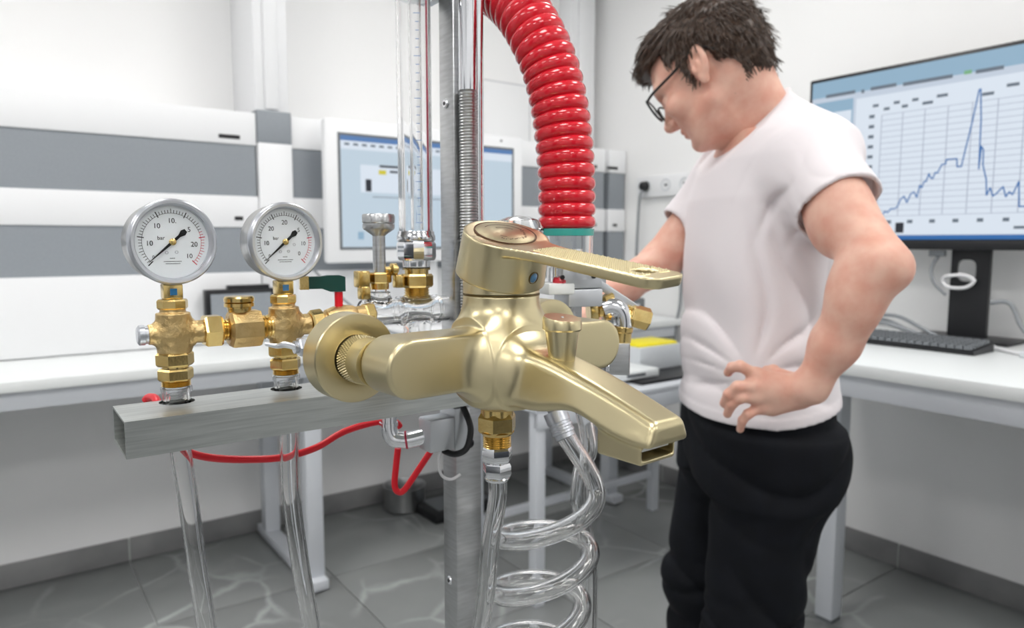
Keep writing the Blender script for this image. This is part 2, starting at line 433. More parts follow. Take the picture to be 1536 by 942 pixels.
for side in ('left', 'right'):
    L = RU if side == 'left' else RV
    def bb(a0, a1, t, z0, z1):
        c = ((a0+a1)/2, t/2, (z0+z1)/2); s_ = (a1-a0, t, z1-z0)
        if side == 'right': c = (c[1], c[0], c[2]); s_ = (s_[1], s_[0], s_[2])
        return MB().box(c, s_, RM, bev=0.001)
    bs = struct('baseboard_'+side, bb(0.012 if side == 'right' else 0, L, 0.007, 0, 0.09), 'grout')
    for i in range(9):
        a0 = max(i*0.6, 0.013)+0.003; a1 = min(i*0.6+0.597, L)
        if a1-a0 > 0.05: bb(a0, a1, 0.011, 0.002, 0.092).build('skirting_tile', 'skirting', bs, 35)
k = 0
for iu in range(3):
    for iv in range(3):
        u = 1.15+iu*1.7; v = 1.35+iv*1.8
        t = thing('ceiling_light', 'square white recessed ceiling light panel', 'ceiling light', M=RM @ Matrix.Translation((u, v, RH)), group='ceiling light panels')
        f = MB()
        for sx, sy, lx, ly in ((0, -.31, .64, .02), (0, .31, .64, .02), (-.31, 0, .02, .60), (.31, 0, .02, .60)): f.box((sx, sy, -0.006), (lx, ly, 0.012))
        f.build('frame', 'panel_white', t, 0); MB().box((0, 0, -0.004), (.60, .60, 0.006)).build('diffuser', 'lamp', t, 0)
# ------------------------------------------------------------------ service panel on the left wall, with grey inlaid strips
def rb(mb, u0, u1, v0, v1, z0, z1, bev=0.0): return mb.box(((u0+u1)/2, (v0+v1)/2, (z0+z1)/2), (abs(u1-u0), abs(v1-v0), z1-z0), None, bev)
PV = 0.30
zs = (1.134, 1.302, 1.418, 1.607, 1.727)
LD_H = 0.87
def service_panel(u0, u1, label):
    t = thing('service_panel', label, 'wall panel', M=RM.copy(), group='service panels along the bench')
    rb(MB(), u0, u1, 0.002, PV, LD_H+0.003, zs[0], .003).build('lower_panel', 'panel_white', t)
    rb(MB(), u0, u1, 0.002, PV, zs[1], zs[2], .003).build('middle_panel', 'panel_white', t)
    rb(MB(), u0, u1, 0.002, PV, zs[3], zs[4], .003).build('upper_panel', 'panel_white', t)
    rb(MB(), u0+.004, u1-.004, 0.002, PV-0.006, zs[0], zs[1]).build('grey_strip', 'panel_grey', t, 0)
    rb(MB(), u0+.004, u1-.004, 0.002, PV-0.006, zs[2], zs[3]).build('grey_strip', 'panel_grey', t, 0)
    for zz, w in ((zs[3]+.018, .075), (zs[1]+.026, .03)):
        rb(MB(), u0+.06, u0+.06+w, PV-.001, PV+.0015, zz, zz+.014).build('slot', 'black_plastic', t, 0)
    return t
UP = 1.873   # vertical duct position along the wall
service_panel(UP+.066, RU-.02, 'long white panel with two grey strips behind the gauges')
service_panel(0.86, UP-.066, 'white panel with grey strips behind the white monitor')
service_panel(0.16, 0.80, 'white panel with grey strips left of the corner trunking')
service_panel(0.012, 0.13, 'short white panel with grey strips in the room corner')
def duct(u, w, name, label, grey):
    t = thing(name, label, 'cable duct', M=RM.copy())
    dv = .29 if grey else .10
    rb(MB(), u-w/2, u+w/2, 0.002, dv, zs[4]+.013, RH-.012, .004).build('upper_cover', 'panel_white', t)
    rb(MB(), u-w*.18, u+w*.22, dv, dv+.010, zs[4]+.02, RH-.012, .003).build('raised_rib', 'panel_white', t)
    if grey:
        rb(MB(), u-w/2, u+w/2, 0.002, PV+.012, LD_H+.003, zs[3]+.012, .004).build('lower_cover', 'panel_white', t)
        rb(MB(), u-w/2, u+w/2, 0.002, PV+.010, zs[3]+.012, zs[4]+.012, .003).build('grey_cap', 'panel_grey', t)
    return t
duct(UP, 0.128, 'cable_duct', 'white vertical cable duct with a grey square block between panels', True)
duct(0.145, 0.17, 'corner_trunking', 'white vertical trunking in the room corner beside the red hose', False)
# notice on the wall
t = thing('wall_notice', 'white sheet with faint print on the wall above the monitor', 'notice', M=RM.copy())
rb(MB(), .43, .80, .0005, .006, 1.66, 2.06, .001).build('sheet', 'paper', t)
m = MB()
for i, w in enumerate((.26, .30, .22)): rb(m, .47, .47+w, .006, .0066, 1.715-.018*i, 1.724-.018*i)
rb(m, .43, .435, .006, .0068, 1.66, 2.06); rb(m, .795, .80, .006, .0068, 1.66, 2.06); rb(m, .43, .80, .006, .0068, 2.055, 2.06)
m.build('print', 'paper_ink', t, 0)
# ------------------------------------------------------------------ benches
def bench_left():
    t = thing('lab_bench', 'long white laboratory bench along the striped panels', 'bench', M=RM.copy())
    rb(MB(), 0.02, RU-.05, 0.012, 0.72, LD_H-.032, LD_H, .003).build('worktop', 'desk_white', t)
    rb(MB(), 0.04, RU-.08, 0.665, 0.70, LD_H-.085, LD_H-.033, .002).build('front_rail', 'frame_white', t)
    rb(MB(), 0.04, RU-.08, 0.02, 0.055, LD_H-.085, LD_H-.033, .002).build('rear_rail', 'frame_white', t)
    for u in (0.42, 1.885, 3.5, 4.95):
        rb(MB(), u-.03, u+.03, .60, .66, .045, LD_H-.034, .003).build('leg', 'frame_white', t)
        rb(MB(), u-.03, u+.03, .10, .16, .045, LD_H-.034, .003).build('leg', 'frame_white', t)
        rb(MB(), u-.03, u+.03, .03, .70, .008, .045, .004).build('floor_bar', 'frame_white', t)
        for v in (.06, .66): MB().lathe([(.018, 0), (.018, .009)], 16, Matrix.Translation((u, v, 0))).build('foot', 'black_plastic', t)
bench_left()
RD_H = 0.925
def bench_right():
    t = thing('lab_bench', 'white bench along the right wall carrying the large monitor', 'bench', M=RM.copy())
    v0, v1, u1 = 1.55, 4.6, 0.92
    rb(MB(), .012, u1, v0, v1, RD_H-.034, RD_H, .003).build('worktop', 'desk_white', t)
    rb(MB(), u1-.055, u1-.02, v0+.03, v1-.03, RD_H-.095, RD_H-.035, .002).build('front_rail', 'frame_white', t)
    rb(MB(), .03, .065, v0+.03, v1-.03, RD_H-.095, RD_H-.035, .002).build('rear_rail', 'frame_white', t)
    rb(MB(), .065, u1-.055, v0+.03, v0+.065, RD_H-.095, RD_H-.035, .002).build('side_rail', 'frame_white', t)
    for v in (1.85, 3.1, 4.4):
        for u in (.58,):
            rb(MB(), u-.03, u+.03, v-.03, v+.03, .012, RD_H-.036, .003).build('leg', 'frame_white', t)
            rb(MB(), u-.028, u+.028, v-.028, v+.028, 0, .013).build('foot', 'grey_plastic', t, 0)
        rb(MB(), .11, u1-.056, v-.02, v+.02, RD_H-.090, RD_H-.036, .002).build('cross_rail', 'frame_white', t)
bench_right()
# low white table with a dark mat behind the tap
def side_table():
    t = thing('side_table', 'low grey framed table with white top behind the tap spout', 'table', M=RM.copy())
    H = .70; u0, u1, v0, v1 = .30, 1.34, .80, 1.24
    rb(MB(), u0, u1, v0, v1, H-.02, H, .003).build('table_top', 'frame_white', t)
    for v in (v0+.012, v1-.012): rb(MB(), u0+.01, u1-.01, v-.012, v+.012, H-.075, H-.021, .002).build('side_rail', 'frame_white', t)
    for u in (u0+.03, u1-.03):
        for v in (v0+.03, v1-.03):
            rb(MB(), u-.02, u+.02, v-.02, v+.02, .0, H-.021, .002).build('leg', 'frame_white', t)
    rb(MB(), u0+.05, u1-.05, v0+.015, v0+.04, .16, .19, .002).build('stretcher', 'frame_white', t)
side_table()
tag(rb(MB(), .36, .78, .86, 1.18, .7005, .712, .003).build('rubber_mat', 'black_plastic', None), 'black rubber mat lying on the low white table', 'mat').matrix_basis = RM
t = thing('document_tray', 'white flat tray on the black mat behind the tap spout', 'tray', M=RM @ Matrix.Translation((.76, 1.02, .7125)))
MB().box((0, 0, .018), (.26, .22, .034), bev=.006).build('tray_body', 'desk_white', t); MB().box((0, .1105, .018), (.1, .003, .012)).build('tray_lip', 'grey_plastic', t, 0)
t = thing('storage_bin', 'pale grey bin with yellow lining beside the man', 'bin', M=RM @ Matrix.Translation((.50, .93, .7125)))
m = MB(); m.box((0, 0, .006), (.25, .17, .01))
for sx, sy, lx, ly in ((0, -.085, .26, .01), (0, .085, .26, .01), (-.125, 0, .01, .17), (.125, 0, .01, .17)): m.box((sx, sy, .05), (lx, ly, .1), bev=.003)
m.build('bin_body', 'light_plastic', t)
MB().box((0, 0, .062), (.237, .158, .10), bev=.012).build('yellow_lining', 'yellow', t)
t = thing('instrument_case', 'dark grey instrument case behind the yellow bin', 'case', M=RM @ Matrix.Translation((.40, .60, LD_H+.0005)))
MB().box((0, 0, .055), (.3, .17, .11), bev=.008).build('case_body', 'grey_plastic', t); MB().box((0, .086, .06), (.22, .004, .05)).build('front_plate', 'light_plastic', t, 0)
# ------------------------------------------------------------------ white monitor on the left bench
def monitor_left():
    u0, u1, v, z0, z1 = .785, 1.722, .42, 1.165, 1.718
    uc = (u0+u1)/2
    t = thing('monitor', 'white framed monitor with window display behind the sight glass', 'monitor', M=RM @ Matrix.Translation((uc, v, LD_H+.0005)))
    W = u1-u0; b = z0-LD_H; H = z1-z0
    MB().box((0, -.022, b+H/2), (W, .044, H), bev=.012).build('housing', 'panel_white', t)
    m = MB(); e = .052
    sw, sh = W-2*e-.02, H-2*e-.02
    zc = b+H/2
    MB().box((0, .0005, zc), (sw, .002, sh)).build('screen', 'screen_small', t, 0)
    for cx, cz, lx, lz in ((0, sh/2+.005, sw+.02, .01), (0, -sh/2-.005, sw+.02, .01), (-sw/2-.005, 0, .01, sh), (sw/2+.005, 0, .01, sh)): m.box((cx, .001, zc+cz), (lx, .003, lz))
    m.build('inner_bezel', 'grey_plastic', t, 0)
    # +x of the room frame runs to the left of the picture
    def win(name, x0, x1, y0, y1, mt, lift=.0022):   # screen fractions, x from picture left, y from top
        MB().box((sw/2-(x0+x1)/2*sw, lift, zc+sh/2-(y0+y1)/2*sh), ((x1-x0)*sw, .0008, (y1-y0)*sh)).build(name, mt, t, 0)
    win('title_bar', 0, 1, 0, .045, 'scr_navy'); win('toolbar', 0, 1, .045, .12, 'scr_pale')
    for i in range(14): win('toolbar_text', .02+i*.045, .045+i*.045, .065, .085, 'scr_text', .003)
    win('window_box', .10, .70, .25, .50, 'scr_pale'); win('dark_bar', .20, .40, .245, .265, 'scr_dark', .003)
    win('yellow_mark', .195, .235, .29, .33, 'scr_yellow', .003); win('dark_mark', .255, .30, .29, .31, 'scr_dark', .003)
    win('dark_block', .125, .155, .38, .49, 'scr_dark', .003); win('blue_block', .355, .40, .66, .76, 'scr_blue', .003)
    win('rule', .16, .62, .535, .542, 'scr_text', .003); win('dark_mark', .62, .65, .53, .55, 'scr_dark', .003)
    for a in (.08, .16): win('icon', a, a+.03, .86, .93, 'scr_bar', .003)
    MB().lathe([(.005, 0), (.005, .003)], 16, axisM((-W/2+.12, .0, b+H-.024), (0, 1, 0))).build('power_button', 'grey_plastic', t)
    MB().box((0, -.075, .16+b*.2), (.09, .06, .34), bev=.006).build('stand_neck', 'panel_white', t)
    MB().box((0, -.03, .009), (.34, .17, .017), bev=.005).build('stand_base', 'panel_white', t)
monitor_left()
t = thing('wall_display', 'small dark framed display box on the panel behind the gauges', 'display', M=RM @ Matrix.Translation((2.03, PV+.014, .955)))
MB().box((0, .02, .06), (.25, .04, .12), bev=.004).build('housing', 'black_plastic', t); MB().box((0, .041, .058), (.215, .002, .092)).build('panel', 'panel_grey', t, 0)
MB().box((-.03, .02, .126), (.15, .036, .016), bev=.003).build('top_cover', 'black_plastic', t)
t = thing('equipment_cable', 'thin dark cable curving down beside the white monitor', 'cable', loc=R(1.80, .36, LD_H))
MB().tube(spline([R(1.785, .345, 1.20), R(1.75, .37, 1.13), R(1.66, .43, 1.02), R(1.56, .5, .93), R(1.45, .52, LD_H+.0065), R(1.2, .55, LD_H+.0065)]), .005).build('cord', 'grey_cable', t, world=True)
MB().lathe([(.012, 0), (.016, .01), (.012, .03)], 12, axisM(R(1.785, .302, 1.205), VD)).build('plug', 'brass', t, world=True)
# ------------------------------------------------------------------ large monitor on the right bench
def monitor_right():
    U, v0, v1, z0, z1 = .22, 1.48, 2.62, 1.222, 1.853
    vc = (v0+v1)/2; W = v1-v0; H = z1-z0; zb = RD_H+.0005
    # local frame: x to picture right (along V), y towards the room (along +U), z up
    M = RM @ Matrix(((0, 1, 0, U), (1, 0, 0, vc), (0, 0, 1, zb), (0, 0, 0, 1)))
    M = RM @ Matrix(((0, 1, 0, U), (1, 0, 0, vc), (0, 0, 1, zb), (0, 0, 0, 1)))
    t = thing('monitor', 'large black monitor showing a blue peak chart', 'monitor', loc=R(U, vc, zb), rotz=math.atan2(VD.y, VD.x))
    b = z0-zb; zc = b+H/2; s = -1   # in this frame the room side is -y
    MB().box((0, .02, zc), (W, .04, H), bev=.006).build('housing', 'black_plastic', t)
    e = .014; sw, sh = W-2*e, H-2*e-.02; zs_ = zc+.010
    MB().box((0, -.0005, zs_), (sw, .002, sh)).build('screen', 'screen_big', t, 0)
    MB().box((0, -.0006, z0-zb+.016), (W-.004, .004, .028), bev=.001).build('chin', 'black_plastic', t)
    def win(name, x0, x1, y0, y1, mt, lift=.002):
        MB().box((-sw/2+(x0+x1)/2*sw, -lift, zs_+sh/2-(y0+y1)/2*sh), ((x1-x0)*sw, .0008, (y1-y0)*sh)).build(name, mt, t, 0)
    win('title_bar', 0, 1, 0, .10, 'scr_bar'); win('task_bar', 0, 1, .975, 1, 'scr_blue')
    for i, (a, w) in enumerate(((.05, .10), (.17, .01), (.20, .08), (.30, .14), (.47, .02), (.50, .07), (.62, .08), (.74, .10))):
        win('menu_text', a, a+w, .085+.006*(i % 2), .105+.006*(i % 2), 'scr_green' if i == 4 else 'scr_text', .003)
    win('side_column', .0, .145, .13, .97, 'scr_bar', .0022); win('side_panel', .06, .14, .36, .72, 'scr_pale', .003); win('side_panel', .06, .14, .20, .32, 'scr_pale', .003)
    win('chart_area', .155, .82, .14, .97, 'scr_pale', .0022)
    win('right_column', .83, .85, .14, .97, 'scr_bar', .003); win('right_column', .87, .995, .14, .97, 'scr_bar', .0022)
    gx0, gx1, gy0, gy1 = .24, .82, .26, .86
    for i in range(10): x = gx0+(gx1-gx0)*i/9; win('grid_line', x-.0012, x+.0012, gy0, gy1, 'scr_grid', .0027)
    for i in range(19): y = gy0+(gy1-gy0)*i/18; win('grid_line', gx0, gx1, y-.0016, y+.0016, 'scr_grid', .0027)
    for i in range(11): y = gy0+(gy1-gy0)*i/10; win('axis_number', .20, .217, y-.010, y+.010, 'scr_text', .003)
    for i in range(9): x = gx0+.03+(gx1-gx0)*i/9; win('axis_number', x, x+.016, .885, .905, 'scr_text', .003)
    for i, x in enumerate((.21, .245, .275, .30, .33, .36, .40, .52, .58, .66, .70, .76)): win('chart_text', x, x+(.018 if i < 5 else .03), .19+.028*(i % 2), .207+.028*(i % 2), 'scr_text', .003)
    win('chart_text', .62, .70, .93, .945, 'scr_text', .003); win('chart_text', .74, .78, .93, .945, 'scr_text', .003); win('window_button', .30, .325, .90, .96, 'scr_dark', .003)
    rnd = random.Random(3)
    pts = [(.255, .86)]
    for i in range(1, 12): pts.append((.255+i*.0095, .86-i*.012+rnd.uniform(-.03, .03)))
    for i in range(1, 10): pts.append((.36+i*.006, .70-i*.010+rnd.uniform(-.035, .035)))
    pts += [(.425, .58), (.435, .58), (.437, .555), (.465, .555), (.467, .60), (.478, .60), (.487, .50), (.50, .36), (.512, .20), (.516, .195), (.522, .36), (.524, .62), (.527, .50), (.533, .52), (.534, .60), (.545, .68)]
    for i in range(9): pts.append((.548+i*.008, .76+rnd.uniform(-.04, .025)))
    pts += [(.625, .70), (.63, .83), (.68, .83), (.683, .70), (.69, .70), (.692, .80), (.745, .80), (.752, .74), (.762, .74), (.77, .86), (.815, .86)]
    Q = [Vector((-sw/2+x*sw, -.0035, zs_+sh/2-y*sh)) for x, y in pts]; m = MB()
    for a, c in zip(Q, Q[1:]):
        d = (c-a).normalized(); n = Vector((-d.z, 0, d.x))*.0021
        m.add([a+n-d*.001, a-n-d*.001, c-n+d*.001, c+n+d*.001], [(0, 1, 2, 3)])
    m.build('chart_line', 'scr_blue', t, 0)
    # stand: slotted neck with an oval window, base plate
    outer = [(-.058, 0), (.058, 0), (.058, b+.12), (-.058, b+.12)]
    hole = [(-.012+.030*math.copysign(abs(math.cos(a))**.6, math.cos(a)), b-.068+.036*math.copysign(abs(math.sin(a))**.6, math.sin(a))) for a in [2*math.pi*k/24 for k in range(24)]]
    MB().plate(outer, [hole], .045, .062, Matrix.Rotation(math.pi/2, 4, 'X') @ Matrix.Translation((0, 0, -.11))).build('stand_neck', 'black_plastic', t)
    MB().box((0, .05, .006), (.30, .17, .011), bev=.003).build('stand_base', 'black_plastic', t)
    MB().box((-.09, .02, b-.012), (.05, .02, .02), bev=.003).build('connector', 'grey_plastic', t)
    ring = spline([(-.07, .035, .205), (-.02, .030, .215), (.02, .03, .20), (.0, .03, .175), (-.05, .03, .172), (-.075, .035, .19), (-.06, .03, .21), (.0, .028, .212), (.025, .03, .195)])
    MB().tube(ring, .006).build('coiled_lead', 'white_cable', t)
    MB().tube(spline([(-.09, .03, b-.02), (-.11, .03, b-.06), (-.10, .03, b-.11), (-.06, .03, b-.15)]), .006).build('lead', 'grey_cable', t)
monitor_right()
def keyboard():
    M = RM @ Matrix.Translation((.45, 1.98, RD_H+.0005)) @ Matrix.Rotation(math.radians(90), 4, 'Z')
    t = thing('keyboard', 'black computer keyboard on the right bench below the large monitor', 'keyboard', M=M)
    poly = [(-.07, 0), (.07, 0), (.07, .024), (-.07, .012)]
    MB().prism([(y, z) for y, z in poly], -.23, .23, Matrix(((0, 0, 1, 0), (1, 0, 0, 0), (0, 1, 0, 0), (0, 0, 0, 1)))).build('base', 'black_plastic', t, 30)
    k0 = None
    for r in range(6):
        for c in range(20):
            if k0 is None: k0 = MB().lathe([(.0130, 0), (.0122, .002), (.0098, .010)], 4, a0=math.pi/4).build('key', 'grey_plastic', t, 0); o = k0
            else: o = k0.copy(); col.objects.link(o); o.parent = t
            y = -.058+r*.0225; o.location = (-.212+c*.0223, y, .018+(y+.07)*.0857-.004); 
keyboard()
t = thing('cable_bundle', 'tangle of grey cable behind the black keyboard', 'cable', loc=R(.28, 1.84, RD_H))
MB().tube(spline([R(.36, 1.70, RD_H+.01), R(.31, 1.78, RD_H+.06), R(.30, 1.88, RD_H+.075), R(.30, 1.97, RD_H+.04), R(.34, 2.05, RD_H+.012), R(.33, 1.95, RD_H+.03), R(.29, 1.84, RD_H+.055), R(.31, 1.75, RD_H+.03), R(.33, 1.86, RD_H+.05), R(.32, 1.99, RD_H+.012)]), .0065).build('cord', 'grey_cable', t, world=True)
t = thing('power_lead', 'grey power lead curling across the bench right of the monitor stand', 'cable', loc=R(.26, 2.2, RD_H))
MB().tube(spline([R(.185, 2.12, RD_H+.13), R(.17, 2.17, RD_H+.13), R(.18, 2.21, RD_H+.06), R(.25, 2.28, RD_H+.022), R(.32, 2.36, RD_H+.009), R(.30, 2.50, RD_H+.009), R(.22, 2.66, RD_H+.009), R(.25, 2.82, RD_H+.009)]), .0075).build('cord', 'grey_cable', t, world=True)
t = thing('power_lead', 'thin white lead with plug lying on the bench right of the keyboard', 'cable', loc=R(.45, 2.4, RD_H))
MB().tube(spline([R(.25, 2.14, RD_H+.007), R(.36, 2.22, RD_H+.007), R(.42, 2.33, RD_H+.007), R(.42, 2.46, RD_H+.007), R(.36, 2.60, RD_H+.007), R(.33, 2.8, RD_H+.007)]), .006).build('cord', 'white_cable', t, world=True)
MB().box((0, 0, 0), (.03, .05, .018), Matrix.Translation(R(.42, 2.31, RD_H+.0095)) @ Matrix.Rotation(-.9, 4, 'Z'), bev=.004).build('connector', 'light_plastic', t, world=True)
# ------------------------------------------------------------------ sockets on the right wall
t = thing('socket_strip', 'white wall socket plate with a black plug behind the man', 'socket', M=RM.copy())
rb(MB(), .0, .03, .40, .80, 1.475, 1.58, .004).build('plate', 'panel_white', t)
for i, v in enumerate((.47, .60, .72)):
    MB().ring(.024, .030, 0, .004, 24, axisM((.03, v, 1.53), (1, 0, 0))).build('socket_ring', 'light_plastic', t)
    MB().box((.0305, v, 1.53), (.002, .018, .012)).build('socket_slot', 'grey_plastic', t, 0)
t = thing('power_plug', 'round black plug with grey lead hanging from the wall socket', 'plug', M=RM.copy())
MB().lathe([(.021, 0), (.026, .006), (.022, .03), (.012, .04)], 20, axisM((.0345, .47, 1.53), (1, 0, 0))).build('plug_body', 'black_plastic', t)
MB().tube(spline([(.06, .47, 1.515), (.07, .46, 1.46), (.06, .44, 1.30), (.05, .42, 1.10), (.06, .40, .92), (.07, .44, .885)]), .007).build('lead', 'grey_cable', t)
t = thing('wall_lead', 'grey lead running down the right wall beside the man', 'cable', M=RM.copy())
MB().tube(spline([(.02, .70, 1.47), (.02, .705, 1.2), (.02, .70, .95), (.05, .70, .80), (.05, .74, .60), (.03, .74, .3)]), .007).build('cord', 'grey_cable', t)
t = thing('emergency_stop', 'red and yellow emergency stop button on the right wall', 'button', M=RM.copy())
rb(MB(), .0, .03, .835, .925, 1.555, 1.625, .005).build('yellow_box', 'yellow', t); MB().lathe([(.012, 0), (.012, .01), (.022, .012), (.022, .024), (.018, .03)], 20, axisM((.03, .865, 1.59), (1, 0, 0))).build('push_button', 'red_tube', t)
# ------------------------------------------------------------------ on the floor
bp = R(.97, .20, .0005)
bp = P(607, 765, 3.24); bp.z = .0005
t = thing('steel_bowl', 'round stainless steel pot on the floor under the bench', 'pot', loc=bp)
MB().lathe([(.075, 0), (.092, .012), (.096, .11), (.100, .118), (.094, .118), (.088, .10), (.085, .02), (.06, .014)], 40).build('bowl', 'steel', t); MB().lathe([(.086, .06), (.086, .062)], 32).build('liquid', 'black_plastic', t)
t = thing('floor_unit', 'flat black floor unit beside the steel pot', 'box', loc=(bp.x+.16, bp.y-.02, .0005), rotz=math.radians(36))
MB().box((.08, -.03, .022), (.36, .24, .043), bev=.008).build('body', 'black_plastic', t); MB().box((.08, -.03, .0445), (.28, .16, .003)).build('top_plate', 'grey_plastic', t, 0)
# ------------------------------------------------------------------ steel test frame (beam frame: x along the beam, y away from the camera)
BD = Vector((.811, .585, 0)); BN = Vector((-.585, .811, 0))
B0 = Vector((-.2855, .5345, 1.1136))
BMAT = Matrix(((BD.x, BN.x, 0, B0.x), (BD.y, BN.y, 0, B0.y), (0, 0, 1, 0), (0, 0, 0, 1)))
def BP(a, n, z): return Vector((B0.x, B0.y, z))+BD*a+BN*n
BW, BH, BZ = .066, .029, 1.1136
G1 = Vector((-.287, .600, 0)); G2 = Vector((-.2105, .6545, 0))
def loc_b(p): d = p-Vector((B0.x, B0.y, 0)); return d.dot(BD), d.dot(BN)
g1a, g1n = loc_b(G1); g2a, g2n = loc_b(G2)
frame = thing('test_stand', 'brushed steel test stand of square post and slotted beam', 'stand', M=BMAT.copy())
m = MB(); L = .375; wt = .0018
# open ended rectangular tube: top and bottom plates have real holes for the hoses
holes = [circ(g1a, g1n, .0142), circ(g2a, g2n, .0142)]
E0 = -.010
m.plate([(E0, 0), (L, 0), (L, BW), (E0, BW)], holes, BZ-wt, BZ)
m.plate([(E0, 0), (L, 0), (L, BW), (E0, BW)], holes, BZ-BH, BZ-BH+wt)
m.box(((L+E0)/2, wt/2, BZ-BH/2), (L-E0, wt, BH-2*wt)); m.box(((L+E0)/2, BW-wt/2, BZ-BH/2), (L-E0, wt, BH-2*wt))
m.build('beam', 'steel_brushed', frame, 20)
pn = Vector((-.0609, .775, 0)); pa, pb = loc_b(pn)
pw, pd = .034, .030
def framebox(mb, a0, a1, n0, n1, z0, z1, bev=.0): return mb.box(((a0+a1)/2, (n0+n1)/2, (z0+z1)/2), (a1-a0, n1-n0, z1-z0), None, bev)
pb = BW+.0005
framebox(MB(), pa, pa+pw, pb, pb+pd, .012, 1.86, .002).build('post', 'steel', frame)
framebox(MB(), pa-.20, pa+.24, pb-.01, pb+pd+.01, .0, .012, .002).build('base_plate', 'steel', frame)
framebox(MB(), pa+.002, pa+pw-.002, pb-.19, pb+.22, .0, .0115, .002).build('base_plate', 'steel', frame)
framebox(MB(), pa-.34, pa+.010, pb+pd+.0005, pb+pd+.034, 1.512, 1.552, .002).build('upper_beam', 'steel', frame)
framebox(MB(), pa+pw, pa+.24, pb+.01, pb+.025, 1.100, 1.130, .001).build('side_bracket', 'steel', frame)
for z in (1.398, 1.62, .86, 1.02):
    q = axisM((pa-.0002, pb+pd*.5, z), (-1, 0, 0))
    MB().lathe([(.0045, 0), (.005, .0008), (.004, .0022)], 16, q).build('bolt', 'chrome', frame); MB().nut(.0022, .0006, q @ Matrix.Translation((0, 0, .0021))).build('bolt_socket', 'black_plastic', frame)
# chrome riser tubes standing on the beam in front of the post
t = thing('chrome_riser', 'chrome riser tube with ribbed lower half standing before the post', 'pipe', loc=BP(pa+.010, pb-.014, BZ))
c = BP(pa+.010, pb-.0135, 0)
MB().lathe([(.0098, 1.408), (.0098, 1.80)], 24, Matrix.Translation((c.x, c.y, 0))).build('smooth_tube', 'chrome', t, world=True)
prof = []; z = BZ+.001
while z < 1.407: prof += [(.0088, z), (.0100, z+.0016)]; z += .0032
prof.append((.0088, 1.408)); MB().lathe(prof, 24, Matrix.Translation((c.x, c.y, 0))).build('ribbed_tube', 'steel', t, 20, world=True)
c = BP(pa+.0275, pb-.0065, 0)
t = thing('chrome_rod', 'slender chrome rod beside the ribbed riser tube', 'rod', loc=(c.x, c.y, BZ))
MB().lathe([(.0058, BZ+.0005), (.0058, 1.78)], 20, Matrix.Translation((c.x, c.y, 0))).build('rod', 'chrome', t, world=True); MB().nut(.009, .008, Matrix.Translation((c.x, c.y, BZ+.0005))).build('lock_nut', 'chrome', t, world=True)
